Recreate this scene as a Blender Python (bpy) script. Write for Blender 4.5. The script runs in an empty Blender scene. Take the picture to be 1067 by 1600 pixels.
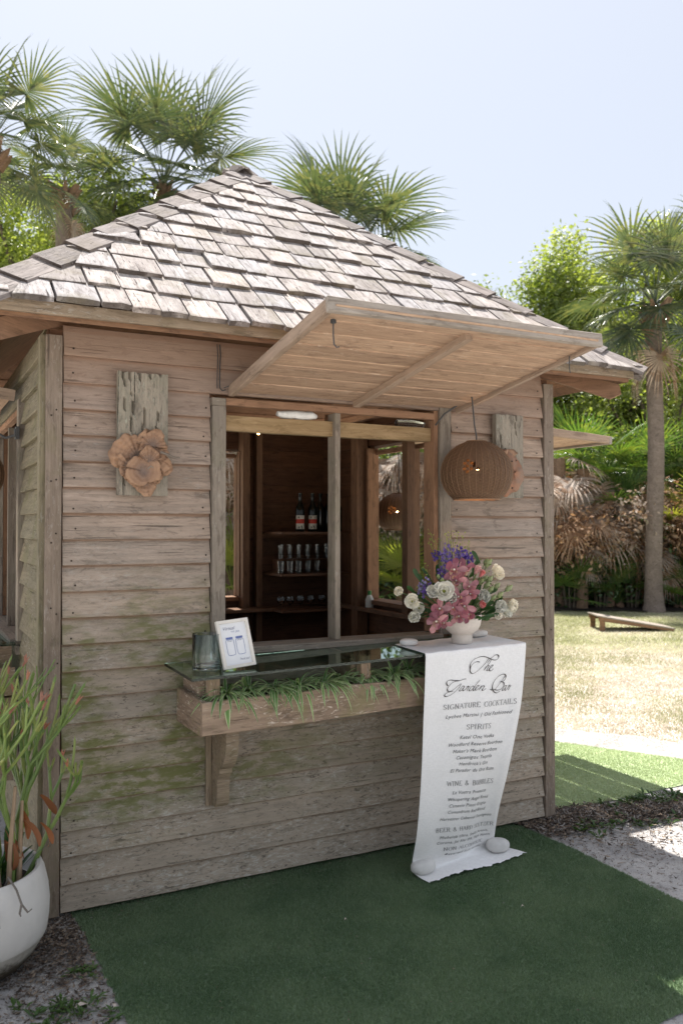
import bpy, bmesh, math, random
import numpy as np
from mathutils import Vector, Matrix, Euler

sc = bpy.context.scene
COL = sc.collection
PI = math.pi
rad = math.radians
rng = random.Random(7)
nr = np.random.RandomState(11)

# ------------------------------------------------------------------ camera
YAW = rad(27.3)
F_AX = Vector((math.sin(YAW), math.cos(YAW), 0))       # horizontal viewing direction
R_AX = Vector((math.cos(YAW), -math.sin(YAW), 0))
CAM = Vector((-0.589, -3.758, 1.65))
cam_d = bpy.data.cameras.new('camera')
cam_o = bpy.data.objects.new('camera', cam_d)
COL.objects.link(cam_o)
cam_d.sensor_fit = 'HORIZONTAL'
cam_d.sensor_width = 24.0
cam_d.lens = 1324 / 1067 * 24.0
cam_d.clip_start = 0.05
cam_d.clip_end = 600
cam_d.dof.use_dof = True
cam_d.dof.focus_distance = 4.15
cam_d.dof.aperture_fstop = 3.2
cam_o.location = CAM
cam_o.rotation_euler = (rad(90) + math.atan(25 / 1324), 0, -YAW)
sc.camera = cam_o

# ------------------------------------------------------------------ sky and sun
SUN_TO = Vector((0.076, 0.465, 1.0)).normalized()
world = bpy.data.worlds.new('World')
sc.world = world
world.use_nodes = True
wn, wl = world.node_tree.nodes, world.node_tree.links
wn.clear()
sky = wn.new('ShaderNodeTexSky')
sky.sky_type = 'NISHITA'
sky.sun_disc = False
sky.sun_elevation = math.asin(SUN_TO.z)
sky.sun_rotation = math.atan2(SUN_TO.x, SUN_TO.y)
sky.air_density = 1.0
sky.dust_density = 2.4
sky.ozone_density = 1.6
bg = wn.new('ShaderNodeBackground')
bg.inputs['Strength'].default_value = 0.030
# thin bright haze over the whole sky, the same in every direction
bg2 = wn.new('ShaderNodeBackground')
bg2.inputs['Color'].default_value = (.312, .325, .350, 1)
bg2.inputs['Strength'].default_value = 1.0
addw = wn.new('ShaderNodeAddShader')
wo = wn.new('ShaderNodeOutputWorld')
wl.new(sky.outputs[0], bg.inputs['Color'])
wl.new(bg.outputs[0], addw.inputs[0])
wl.new(bg2.outputs[0], addw.inputs[1])
wl.new(addw.outputs[0], wo.inputs['Surface'])
sun_d = bpy.data.lights.new('sun', 'SUN')
sun_d.energy = 5.0
sun_d.angle = rad(0.5)
sun_d.color = (1.0, 0.955, 0.90)
sun_o = bpy.data.objects.new('sun', sun_d)
COL.objects.link(sun_o)
sun_o.rotation_euler = SUN_TO.to_track_quat('Z', 'Y').to_euler()
sc.view_settings.view_transform = 'Standard'
sc.view_settings.look = 'None'
sc.view_settings.exposure = 0.95
sc.view_settings.gamma = 1
sc.view_settings.use_curve_mapping = False
sc.cycles.max_bounces = 12
sc.cycles.transparent_max_bounces = 12
sc.cycles.sample_clamp_indirect = 6


def site(a, d, z=0.0):
    """A point a metres to the right of and d metres beyond the photographer's spot."""
    p = CAM + R_AX * a + F_AX * d
    return Vector((p.x, p.y, z))


# ------------------------------------------------------------------ object helpers
def tag(o, label=None, cat=None, group=None, kind=None):
    if label: o['label'] = label
    if cat: o['category'] = cat
    if group: o['group'] = group
    if kind: o['kind'] = kind
    return o


def empty(name, loc=(0, 0, 0), rot=(0, 0, 0), parent=None):
    o = bpy.data.objects.new(name, None)
    COL.objects.link(o)
    o.location = loc
    o.rotation_euler = rot
    o.empty_display_size = 0.1
    if parent: o.parent = parent
    return o


def link(name, me, parent=None, loc=(0, 0, 0), rot=(0, 0, 0), scale=None):
    o = bpy.data.objects.new(name, me)
    COL.objects.link(o)
    o.location = loc
    o.rotation_euler = rot
    if scale is not None: o.scale = scale if hasattr(scale, '__len__') else (scale,) * 3
    if parent: o.parent = parent
    return o


def np_mesh(name, V, F, mats, midx=None, smooth=False):
    """V (n,3); F (m,k) all faces of one size k, or a list of tuples."""
    me = bpy.data.meshes.new(name)
    if isinstance(F, np.ndarray):
        k = F.shape[1]
        me.vertices.add(len(V))
        me.vertices.foreach_set('co', np.asarray(V, dtype=np.float32).ravel())
        me.loops.add(F.size)
        me.loops.foreach_set('vertex_index', F.astype(np.int32).ravel())
        me.polygons.add(len(F))
        me.polygons.foreach_set('loop_start', np.arange(len(F), dtype=np.int32) * k)
        me.update(calc_edges=True)
    else:
        me.from_pydata([tuple(v) for v in V], [], [tuple(f) for f in F])
        me.update()
    for m in (mats if isinstance(mats, (list, tuple)) else [mats]):
        me.materials.append(m)
    if midx is not None:
        me.polygons.foreach_set('material_index', np.asarray(midx, dtype=np.int32))
    if smooth:
        me.polygons.foreach_set('use_smooth', np.ones(len(me.polygons), dtype=bool))
    me.update()
    return me


class MB:
    """Collects simple shapes into one mesh."""
    def __init__(s):
        s.v = []; s.f = []; s.m = []

    def add(s, vs, fs, mi=0):
        n = len(s.v)
        s.v += [tuple(v) for v in vs]
        s.f += [tuple(i + n for i in f) for f in fs]
        s.m += [mi] * len(fs)
        return s

    def box(s, a, b, mi=0):
        x0, y0, z0 = a; x1, y1, z1 = b
        return s.add([(x0, y0, z0), (x1, y0, z0), (x1, y1, z0), (x0, y1, z0), (x0, y0, z1), (x1, y0, z1), (x1, y1, z1), (x0, y1, z1)],
                     [(0, 3, 2, 1), (4, 5, 6, 7), (0, 1, 5, 4), (1, 2, 6, 5), (2, 3, 7, 6), (3, 0, 4, 7)], mi)

    def tube(s, pts, radii, n=8, mi=0, cap=True):
        pts = [Vector(p) for p in pts]
        if not hasattr(radii, '__len__'): radii = [radii] * len(pts)
        rings = []
        base = len(s.v)
        up = Vector((0, 0, 1))
        prev = None
        for i, p in enumerate(pts):
            t = (pts[min(i + 1, len(pts) - 1)] - pts[max(i - 1, 0)])
            t = t.normalized() if t.length > 1e-9 else up
            if prev is None:
                a = t.orthogonal().normalized()
            else:
                a = prev - t * prev.dot(t)
                a = a.normalized() if a.length > 1e-6 else t.orthogonal().normalized()
            prev = a
            b = t.cross(a)
            for k in range(n):
                an = 2 * PI * k / n
                s.v.append(tuple(p + (a * math.cos(an) + b * math.sin(an)) * radii[i]))
        for i in range(len(pts) - 1):
            for k in range(n):
                k2 = (k + 1) % n
                s.f.append((base + i * n + k, base + i * n + k2, base + (i + 1) * n + k2, base + (i + 1) * n + k)); s.m.append(mi)
        if cap:
            s.f.append(tuple(base + k for k in reversed(range(n)))); s.m.append(mi)
            s.f.append(tuple(base + (len(pts) - 1) * n + k for k in range(n))); s.m.append(mi)
        return s

    def lathe(s, prof, n=32, mi=0, c=(0, 0, 0), close=True):
        base = len(s.v)
        for r, z in prof:
            for k in range(n):
                a = 2 * PI * k / n
                s.v.append((c[0] + r * math.cos(a), c[1] + r * math.sin(a), c[2] + z))
        for i in range(len(prof) - 1):
            for k in range(n):
                k2 = (k + 1) % n
                s.f.append((base + i * n + k, base + i * n + k2, base + (i + 1) * n + k2, base + (i + 1) * n + k)); s.m.append(mi)
        if close:
            s.f.append(tuple(base + k for k in reversed(range(n)))); s.m.append(mi)
            s.f.append(tuple(base + (len(prof) - 1) * n + k for k in range(n))); s.m.append(mi)
        return s

    def build(s, name, mats, parent=None, smooth=False, loc=(0, 0, 0), rot=(0, 0, 0)):
        me = np_mesh(name, s.v, s.f, mats, s.m, smooth)
        bm = bmesh.new(); bm.from_mesh(me)
        bmesh.ops.remove_doubles(bm, verts=bm.verts, dist=1e-6)
        bmesh.ops.recalc_face_normals(bm, faces=bm.faces)
        if smooth:
            for e in bm.edges:
                if len(e.link_faces) == 2 and e.calc_face_angle(0) > rad(38): e.smooth = False
        bm.to_mesh(me); bm.free()
        return link(name, me, parent, loc, rot)


# ------------------------------------------------------------------ materials
class NT:
    def __init__(s, name):
        s.mat = bpy.data.materials.new(name)
        s.mat.use_nodes = True
        s.t = s.mat.node_tree
        s.n, s.l = s.t.nodes, s.t.links
        s.n.clear()
        s.out = s.n.new('ShaderNodeOutputMaterial')

    def node(s, typ, **kw):
        nd = s.n.new(typ)
        for k, v in kw.items():
            if k in nd.inputs.keys() if isinstance(k, str) else False: pass
            setattr(nd, k, v)
        return nd

    def put(s, sock, v):
        if isinstance(v, bpy.types.NodeSocket): s.l.new(v, sock)
        elif v is not None:
            if hasattr(v, '__len__') and len(v) == 3 and sock.type == 'RGBA': v = (*v, 1)
            sock.default_value = v

    def noise(s, vec, scale, detail=4, rough=0.55, dist=0.0):
        nd = s.n.new('ShaderNodeTexNoise')
        s.put(nd.inputs['Vector'], vec); nd.inputs['Scale'].default_value = scale
        nd.inputs['Detail'].default_value = detail; nd.inputs['Roughness'].default_value = rough
        nd.inputs['Distortion'].default_value = dist
        return nd.outputs['Fac']

    def voro(s, vec, scale, feature='F1', out='Distance', rnd=1.0):
        nd = s.n.new('ShaderNodeTexVoronoi'); nd.feature = feature
        s.put(nd.inputs['Vector'], vec); nd.inputs['Scale'].default_value = scale
        nd.inputs['Randomness'].default_value = rnd
        return nd.outputs[out]

    def ramp(s, fac, stops, interp='LINEAR'):
        nd = s.n.new('ShaderNodeValToRGB'); nd.color_ramp.interpolation = interp
        cr = nd.color_ramp
        while len(cr.elements) < len(stops): cr.elements.new(0.5)
        for e, (p, c) in zip(cr.elements, stops):
            e.position = p; e.color = (*c, 1) if hasattr(c, '__len__') else (c, c, c, 1)
        s.put(nd.inputs[0], fac)
        return nd.outputs[0]

    def step(s, fac, a, b, lo=0.0, hi=1.0):
        nd = s.n.new('ShaderNodeMapRange'); nd.interpolation_type = 'SMOOTHSTEP'
        s.put(nd.inputs[0], fac)
        nd.inputs[1].default_value = a; nd.inputs[2].default_value = b
        nd.inputs[3].default_value = lo; nd.inputs[4].default_value = hi
        return nd.outputs[0]

    def mix(s, fac, a, b, blend='MIX'):
        nd = s.n.new('ShaderNodeMix'); nd.data_type = 'RGBA'; nd.blend_type = blend
        s.put(nd.inputs[0], fac); s.put(nd.inputs[6], a); s.put(nd.inputs[7], b)
        return nd.outputs[2]

    def math(s, op, a, b=None, c=None):
        nd = s.n.new('ShaderNodeMath'); nd.operation = op
        s.put(nd.inputs[0], a)
        if b is not None: s.put(nd.inputs[1], b)
        if c is not None: s.put(nd.inputs[2], c)
        return nd.outputs[0]

    def mapping(s, vec, scale=(1, 1, 1), loc=(0, 0, 0)):
        nd = s.n.new('ShaderNodeMapping')
        s.put(nd.inputs[0], vec); s.put(nd.inputs['Location'], loc); s.put(nd.inputs['Scale'], scale)
        return nd.outputs[0]

    def objvec(s, offset=True):
        """Object coordinates, shifted by the object's own random number so that no two pieces match."""
        tc = s.n.new('ShaderNodeTexCoord')
        s.rand = s.n.new('ShaderNodeObjectInfo').outputs['Random']
        if not offset: return tc.outputs['Object']
        cmb = s.n.new('ShaderNodeCombineXYZ')
        m = s.math('MULTIPLY', s.rand, 97.3)
        for i in range(3): s.l.new(m, cmb.inputs[i])
        add = s.n.new('ShaderNodeVectorMath'); add.operation = 'ADD'
        s.l.new(tc.outputs['Object'], add.inputs[0]); s.l.new(cmb.outputs[0], add.inputs[1])
        return add.outputs[0]

    def pos(s):
        return s.n.new('ShaderNodeNewGeometry').outputs['Position']

    def bump(s, h, strength=0.4, dist=0.01, prev=None):
        nd = s.n.new('ShaderNodeBump')
        nd.inputs['Strength'].default_value = strength; nd.inputs['Distance'].default_value = dist
        s.put(nd.inputs['Height'], h)
        if prev is not None: s.l.new(prev, nd.inputs['Normal'])
        return nd.outputs[0]

    def pbr(s, color, rough=0.8, normal=None, spec=0.3, **kw):
        p = s.n.new('ShaderNodeBsdfPrincipled')
        s.put(p.inputs['Base Color'], color); s.put(p.inputs['Roughness'], rough)
        p.inputs['Specular IOR Level'].default_value = spec
        for k, v in kw.items(): s.put(p.inputs[k.replace('_', ' ')], v)
        if normal is not None: s.l.new(normal, p.inputs['Normal'])
        s.l.new(p.outputs[0], s.out.inputs['Surface'])
        s.p = p
        return s.mat


def wood(name, c_a, c_b, c_dark, endgrain_shade=None, fleck=0.0, fleck_col=(.5, .47, .42), moss=0.0, moss_col=(.125, .135, .035), grain=1.0, knots=0.5,
         rough=0.85, bumps=0.5, worldmoss=None, crack=0.5, vary=0.5, gscale=1.0, warm=0.0):
    t = NT(name)
    v = t.objvec()
    lng = t.mapping(v, (1.2 * gscale, 9 * gscale, 9 * gscale))
    warp = t.noise(lng, 1.2, 3)
    fine = t.noise(t.mapping(v, (7 * gscale, 85 * gscale, 85 * gscale)), 1.0, 6, 0.72, 0.4)
    blot = t.noise(t.mapping(v, (9, 26, 26)), 1.0, 5, .68, .5)
    mid = t.noise(t.mapping(v, (1.5 * gscale, 34 * gscale, 34 * gscale)), 1.0, 4, 0.6, 0.8)
    big = t.noise(t.mapping(v, (1.3, 3, 3)), 1.6, 3)
    col = t.mix(t.step(mid, .32, .68), c_a, c_b)
    col = t.mix(t.step(fine, .50, .70, 0, .72 * grain), col, c_dark)
    col = t.mix(t.step(fine, .46, .30, 0, .35 * grain), col, tuple(min(1, x * 1.45) for x in c_a))
    col = t.mix(t.step(big, .35, .7, 0, .45), col, t.mix(.5, c_b, c_dark))
    # piece-to-piece difference
    col = t.mix(vary, col, t.mix(1.0, col, t.ramp(t.rand, [(0, (.72, .70, .68)), (.35, (1.05, 1.0, .95)), (.7, (.88, .90, .93)), (1, (1.22, 1.14, 1.06))]), 'MULTIPLY'))
    col = t.mix(t.step(blot, .53, .66, 0, .62 * grain), col, c_dark)
    col = t.mix(t.step(blot, .44, .30, 0, .30 * grain), col, tuple(min(1, x * 1.3) for x in c_a))
    if knots:
        kd = t.voro(t.mapping(v, (2.1, 7.5, 7.5)), 1.0)
        ring = t.step(kd, .03, .17, 1, 0)
        col = t.mix(t.math('MULTIPLY', ring, .75 * knots), col, tuple(x * .45 for x in c_dark))
    if crack:
        cr = t.noise(t.mapping(v, (2.6, 95, 95)), 1.0, 2, .5, .2)
        crk = t.step(cr, .66, .72)
        col = t.mix(t.math('MULTIPLY', crk, crack), col, tuple(x * .3 for x in c_dark))
    if fleck:
        fl = t.noise(t.mapping(v, (24, 95, 95)), 1.0, 4, .7, .6)
        patch = t.noise(t.mapping(v, (3, 7, 7)), 1.0, 2)
        fm = t.math('MULTIPLY', t.step(fl, .56, .63), t.step(patch, .38, .62))
        col = t.mix(t.math('MULTIPLY', fm, fleck), col, fleck_col)
    if worldmoss:
        p = t.pos()
        wn_ = t.noise(t.mapping(p, (1, 1, 2.2)), 2.2, 4, .6)
        sep = t.n.new('ShaderNodeSeparateXYZ'); t.l.new(p, sep.inputs[0])
        zz = t.math('MULTIPLY', t.step(sep.outputs[2], worldmoss[0], worldmoss[1]), t.step(sep.outputs[2], worldmoss[2], worldmoss[3], 1, 0))
        xx = t.step(sep.outputs[0], worldmoss[4], worldmoss[5], 1, .25)
        spk = t.noise(t.mapping(v, (14, 40, 40)), 1.0, 3)
        mm = t.math('MULTIPLY', t.math('MULTIPLY', zz, xx), t.math('MULTIPLY', t.step(wn_, .40, .58), t.step(spk, .38, .56, .25, 1)))
        # the damp greyer lower boards carry pale peeling lichen, the sheltered top is still bare pinkish wood
        low = t.step(t.math('ADD', sep.outputs[2], t.math('MULTIPLY', wn_, .7)), .9, 2.3, 1, 0)
        fl2 = t.noise(t.mapping(v, (28, 80, 80)), 1.0, 5, .72, .8)
        col = t.mix(t.math('MULTIPLY', low, .8), col, t.mix(.45, (.37, .335, .26), col))
        col = t.mix(t.math('MULTIPLY', t.math('MULTIPLY', t.step(fl2, .53, .60), t.step(patch if fleck else big, .35, .6)), t.math('MULTIPLY', low, .55)), col, (.52, .50, .45))
        col = t.mix(t.math('MULTIPLY', t.step(fl2, .36, .44, 1, 0), t.math('MULTIPLY', low, .75)), col, (.085, .072, .058))
        col = t.mix(t.math('MULTIPLY', mm, .85), col, moss_col)
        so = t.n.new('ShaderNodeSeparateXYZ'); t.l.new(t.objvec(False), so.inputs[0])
        band = t.step(t.math('ADD', so.outputs[2], t.math('MULTIPLY', mid, .02)), .108, .119)  # unweathered red wood below each lap, darkened with a painted shadow line
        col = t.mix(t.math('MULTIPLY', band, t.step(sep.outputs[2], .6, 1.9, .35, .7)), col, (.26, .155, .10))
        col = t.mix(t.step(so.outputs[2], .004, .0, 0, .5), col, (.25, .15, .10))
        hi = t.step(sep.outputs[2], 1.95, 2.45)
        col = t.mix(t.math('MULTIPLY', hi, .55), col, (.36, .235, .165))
    if endgrain_shade:  # butt ends: darker, dirty end grain with their shade painted into the colour
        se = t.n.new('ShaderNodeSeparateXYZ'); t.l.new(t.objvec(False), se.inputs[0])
        col = t.mix(t.step(se.outputs[0], .0045, .0, 0, .85), col, endgrain_shade)
    if moss:
        mn = t.noise(v, 5.0, 4, .65)
        col = t.mix(t.math('MULTIPLY', t.step(mn, .5, .66), moss), col, moss_col)
    h = t.math('ADD', t.math('MULTIPLY', fine, .6), mid)
    if crack: h = t.math('SUBTRACT', h, t.math('MULTIPLY', crk, .8))
    if fleck: h = t.math('ADD', h, t.math('MULTIPLY', fm, .5))
    return t.pbr(col, rough, t.bump(h, bumps, .004), .25)


def leafmat(name, c1, c2, c3=None, rough=0.42, trans=0.35, scale=1.5, spec=.4, bright=None):
    t = NT(name)
    p = t.pos()
    n1 = t.noise(p, scale, 3)
    n2 = t.voro(p, 9.0, out='Color')
    sep = t.n.new('ShaderNodeSeparateColor'); t.l.new(n2, sep.inputs[0])
    col = t.mix(t.step(n1, .3, .7), c1, c2)
    if c3: col = t.mix(t.step(sep.outputs[0], .45, .95), col, c3)
    ri = t.n.new('ShaderNodeObjectInfo').outputs['Random']
    col = t.mix(1.0, col, t.ramp(ri, [(0, (.78, .80, .80)), (.5, (1, 1, 1)), (1, (1.2, 1.14, 1.08))]), 'MULTIPLY')
    pr = t.n.new('ShaderNodeBsdfPrincipled')
    t.put(pr.inputs['Base Color'], col); pr.inputs['Roughness'].default_value = rough
    pr.inputs['Specular IOR Level'].default_value = spec
    tr = t.n.new('ShaderNodeBsdfTranslucent')
    t.put(tr.inputs[0], t.mix(1.0, col, (1.7, 1.75, .55), 'MULTIPLY') if bright is None else t.mix(1.0, col, bright, 'MULTIPLY'))
    mx = t.n.new('ShaderNodeMixShader'); mx.inputs[0].default_value = trans
    t.l.new(pr.outputs[0], mx.inputs[1]); t.l.new(tr.outputs[0], mx.inputs[2])
    t.l.new(mx.outputs[0], t.out.inputs['Surface'])
    return t.mat


def plain(name, col, rough=.6, spec=.3, noise_amt=.12, nscale=20, **kw):
    t = NT(name)
    v = t.objvec()
    n = t.noise(v, nscale, 4)
    c = t.mix(t.step(n, .3, .7, 0, 1), tuple(x * (1 - noise_amt) for x in col), tuple(min(1, x * (1 + noise_amt)) for x in col))
    return t.pbr(c, rough, t.bump(n, .15, .002), spec, **kw)


def emit(name, col, strength):
    t = NT(name)
    e = t.n.new('ShaderNodeEmission'); e.inputs[0].default_value = (*col, 1); e.inputs[1].default_value = strength
    t.l.new(e.outputs[0], t.out.inputs['Surface'])
    return t.mat


def glass(name, tint=(1, 1, 1), rough=0.0, ior=1.45):
    t = NT(name)
    g = t.n.new('ShaderNodeBsdfGlass'); g.inputs['Color'].default_value = (*tint, 1)
    g.inputs['Roughness'].default_value = rough; g.inputs['IOR'].default_value = ior
    t.l.new(g.outputs[0], t.out.inputs['Surface'])
    return t.mat


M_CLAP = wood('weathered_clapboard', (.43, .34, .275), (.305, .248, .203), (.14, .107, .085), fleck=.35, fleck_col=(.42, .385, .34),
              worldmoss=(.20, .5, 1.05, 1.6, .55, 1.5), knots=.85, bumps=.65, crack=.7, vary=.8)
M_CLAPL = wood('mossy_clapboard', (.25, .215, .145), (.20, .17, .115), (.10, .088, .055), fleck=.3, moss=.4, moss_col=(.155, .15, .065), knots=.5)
M_TRIM = wood('grey_trim_wood', (.31, .265, .215), (.24, .205, .165), (.12, .095, .075), fleck=.25, moss=.25, moss_col=(.15, .15, .09), knots=.5, bumps=.5)
M_POST = wood('corner_post_wood', (.30, .24, .19), (.22, .175, .135), (.12, .09, .07), fleck=.3, moss=.2, knots=.4)
M_RED = wood('bare_red_wood', (.33, .19, .115), (.26, .15, .09), (.13, .075, .045), knots=.5, bumps=.25, crack=.3)
M_PINE = wood('pine_beam_wood', (.42, .30, .17), (.33, .23, .12), (.20, .13, .06), knots=.4, bumps=.2, crack=.25, gscale=.8)
M_AWN = wood('awning_underside_wood', (.54, .37, .25), (.43, .29, .195), (.24, .15, .10), fleck=.4, fleck_col=(.66, .54, .42), knots=.45, bumps=.35, crack=.35)
M_AWNR = wood('awning_rib_wood', (.42, .31, .23), (.33, .245, .18), (.17, .12, .085), knots=.3, bumps=.4)
M_AWNG = wood('grey_awning_rail_wood', (.42, .37, .32), (.34, .30, .26), (.18, .15, .12), knots=.3, bumps=.4)
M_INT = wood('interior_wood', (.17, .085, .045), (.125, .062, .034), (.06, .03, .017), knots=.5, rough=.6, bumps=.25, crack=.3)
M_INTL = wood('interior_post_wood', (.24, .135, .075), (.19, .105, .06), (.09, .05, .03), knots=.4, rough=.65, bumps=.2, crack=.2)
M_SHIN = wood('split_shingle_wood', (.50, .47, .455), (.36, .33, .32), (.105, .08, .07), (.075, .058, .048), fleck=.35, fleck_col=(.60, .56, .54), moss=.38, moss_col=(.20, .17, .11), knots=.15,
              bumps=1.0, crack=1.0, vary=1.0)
M_BOXW = wood('planter_box_wood', (.38, .28, .20), (.28, .20, .145), (.12, .085, .06), fleck=1.0, fleck_col=(.66, .56, .47), moss=.55, moss_col=(.22, .2, .09), knots=.4, bumps=.5)
M_PLAQ = wood('lichen_plaque_wood', (.36, .31, .245), (.28, .245, .195), (.095, .078, .06), fleck=.6, fleck_col=(.42, .42, .34), crack=1.0, knots=.1, bumps=1.0, gscale=.8, moss=.3, moss_col=(.27, .26, .19))
M_DECK = wood('board_game_wood', (.25, .21, .17), (.2, .17, .14), (.1, .08, .06))
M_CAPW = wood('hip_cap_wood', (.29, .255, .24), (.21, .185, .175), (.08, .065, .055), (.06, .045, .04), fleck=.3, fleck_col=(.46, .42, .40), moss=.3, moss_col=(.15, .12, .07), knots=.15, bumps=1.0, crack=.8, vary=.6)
M_BRKT = wood('bracket_wood', (.36, .28, .20), (.27, .21, .145), (.13, .095, .065), fleck=.5, moss=.25, moss_col=(.2, .18, .09), knots=.3, bumps=.5)
M_DARKW = plain('dark_underlay', (.05, .038, .03), .9)
M_METAL = plain('dark_metal', (.05, .05, .05), .5, .5)
M_STEEL = plain('galvanised_metal', (.35, .35, .34), .4, .5, Metallic=.8)
M_NAIL = plain('rusty_nail', (.045, .03, .022), .7)
M_WHITE = plain('white_paper', (.74, .75, .77), .7, .2, .02)

# ------------------------------------------------------------------ board builder
def board(name, L, H, T, mat, parent, loc=(0, 0, 0), rot=(0, 0, 0), tt=None, wob=0.0015, seg=None, seed=None):
    """A board: local x = length (grain), z = width, outer face towards -y. Butt (z=0) is T thick, the top edge tt thick."""
    r = random.Random(seed if seed is not None else rng.random())
    tt = T if tt is None else tt
    n = seg or max(2, int(L / .22))
    vs, fs = [], []
    c = min(.0025, T * .2)
    lowj = [r.uniform(-wob, wob) for _ in range(n + 1)]
    topj = [r.uniform(-wob, wob) for _ in range(n + 1)]
    outj = [r.uniform(-wob, wob) * .8 for _ in range(n + 1)]
    for i in range(n + 1):
        x = L * i / n
        dz, dt, dy = lowj[i], topj[i], outj[i]
        vs += [(x, 0, dz), (x, -T + dy + c, dz), (x, -T + dy, dz + c), (x, -tt + dy * .5, H + dt - c), (x, -tt + dy * .5 + c, H + dt), (x, 0, H + dt)]
    for i in range(n):
        a, b = i * 6, (i + 1) * 6
        for k in range(6):
            k2 = (k + 1) % 6
            fs.append((a + k, b + k, b + k2, a + k2))
    fs.append(tuple(reversed(range(6)))); fs[-1] = tuple(range(5, -1, -1))
    fs.append(tuple(n * 6 + k for k in range(6)))
    fs[-2], fs[-1] = tuple(range(6)), tuple(n * 6 + k for k in range(5, -1, -1))
    me = np_mesh(name, vs, fs, mat)
    return link(name, me, parent, loc, rot)


RX = lambda: None
V_UP = (0, -PI / 2, 0)     # local x -> +z, local z -> -x


def vpost(name, x0, x1, y0, y1, z0, z1, mat, parent):
    """Vertical post filling x0..x1, y0..y1, z0..z1 (outer face at y0); grain runs upwards."""
    return board(name, z1 - z0, x1 - x0, y1 - y0, mat, parent, (x1, y1, z0), V_UP, seg=4)


def hbeam(name, x0, x1, y0, y1, z0, z1, mat, parent):
    return board(name, x1 - x0, z1 - z0, y1 - y0, mat, parent, (x0, y1, z0))


def nails(parent, pts, r=.004, name='nail_heads'):
    mb = MB()
    for (x, y, z) in pts:
        mb.lathe([(r, 0), (r * .7, .0015)], 6)
    # discs facing -y
    mb2 = MB()
    for (x, y, z) in pts:
        vs = [(x + r * math.cos(a), y, z + r * math.sin(a)) for a in [k * PI / 3 for k in range(6)]]
        vs2 = [(x + r * .6 * math.cos(a), y - .002, z + r * .6 * math.sin(a)) for a in [k * PI / 3 for k in range(6)]]
        fs = [(k, (k + 1) % 6, 6 + (k + 1) % 6, 6 + k) for k in range(6)] + [tuple(range(6, 12))]
        mb2.add(vs + vs2, fs)
    return mb2.build(name, M_NAIL, parent)

# ------------------------------------------------------------------ THE SETTING: ground
def ground_sheet(name, poly_fn, x0, x1, y0, y1, nx, ny, z, mat, amp=0.0):
    xs = np.linspace(x0, x1, nx + 1); ys = np.linspace(y0, y1, ny + 1)
    X, Y = np.meshgrid(xs, ys)
    Z = np.full_like(X, z) + amp * (np.sin(X * 3.1) * np.cos(Y * 2.3) + .5 * np.sin(X * 7.7 + Y * 5.1)) * .5
    V = np.stack([X.ravel(), Y.ravel(), Z.ravel()], 1)
    i = np.arange(ny)[:, None] * (nx + 1) + np.arange(nx)[None]
    F = np.stack([i, i + 1, i + nx + 2, i + nx + 1], -1).reshape(-1, 4)
    if poly_fn is not None:
        V = np.array([poly_fn(*v) for v in V])
    return link(name, np_mesh(name, V, F, mat))


def mat_lawn():
    t = NT('dry_lawn')
    p = t.pos()
    sep = t.n.new('ShaderNodeSeparateXYZ'); t.l.new(p, sep.inputs[0])
    n1 = t.noise(p, .55, 5, .6); n2 = t.noise(p, 3.5, 5, .65); n3 = t.noise(t.mapping(p, (1, 1, 1)), 42, 4, .7)
    straw = t.mix(t.step(n3, .3, .7), (.40, .345, .29), (.62, .56, .49))
    green = t.mix(t.step(n3, .3, .7), (.24, .26, .12), (.44, .43, .25))
    sand = t.mix(t.step(n3, .3, .7), (.56, .53, .48), (.70, .67, .62))
    # distance from the camera spot along the view: greener far out
    far = t.math('ADD', t.math('MULTIPLY', sep.outputs[0], .4586), t.math('MULTIPLY', sep.outputs[1], .8886))
    farf = t.step(far, 3.5, 11)
    gm = t.step(t.math('ADD', t.math('ADD', t.math('MULTIPLY', n1, .6), t.math('MULTIPLY', n2, .5)), t.math('MULTIPLY', farf, .30)), .60, .80)
    col = t.mix(gm, straw, green)
    sm = t.math('MULTIPLY', t.step(t.math('ADD', n2, t.math('MULTIPLY', n1, .3)), .58, .72), t.step(farf, .25, .0, 0, 1))
    nd = t.step(far, 2.6, 4.6, 1, 0)
    col = t.mix(t.math('MAXIMUM', nd, t.math('MULTIPLY', sm, .6)), col, sand)
    return t.pbr(col, .95, t.bump(n3, .6, .012), .1)


def mat_sand():
    t = NT('grey_sand')
    p = t.pos()
    n1 = t.noise(p, 4.0, 5, .65); n2 = t.noise(p, 26, 5, .7); n3 = t.noise(p, 160, 3, .7)
    col = t.mix(t.step(n1, .35, .65), (.47, .455, .44), (.34, .33, .325))
    col = t.mix(t.step(n2, .52, .66, 0, .7), col, (.15, .125, .105))
    col = t.mix(t.step(n3, .35, .7), col, t.mix(1., col, (1.35, 1.33, 1.3), 'MULTIPLY'))
    col = t.mix(t.step(n2, .38, .30, 0, .0), col, (.6, .58, .55))
    return t.pbr(col, .95, t.bump(t.math('ADD', n2, t.math('MULTIPLY', n3, .4)), .7, .02), .1)


def mat_turf(c1, c2, name):
    t = NT(name)
    p = t.pos()
    n1 = t.noise(p, 2.2, 5, .65); n2 = t.noise(p, 300, 3, .7); n3 = t.noise(t.mapping(p, (1, 1, 1)), 30, 4, .7)
    col = t.mix(t.step(n1, .3, .7), c1, c2)
    col = t.mix(t.step(n3, .35, .7, 0, .4), col, tuple(x * .6 for x in c1))
    col = t.mix(t.step(n2, .3, .75, 0, .6), col, tuple(x * 1.7 for x in c2))
    return t.pbr(col, .85, t.bump(n2, .8, .006), .15)


lawn = ground_sheet('lawn_ground', None, -90, 140, -60, 160, 40, 40, -.012, mat_lawn())
tag(lawn, kind='structure')
M_SAND = mat_sand()


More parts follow.
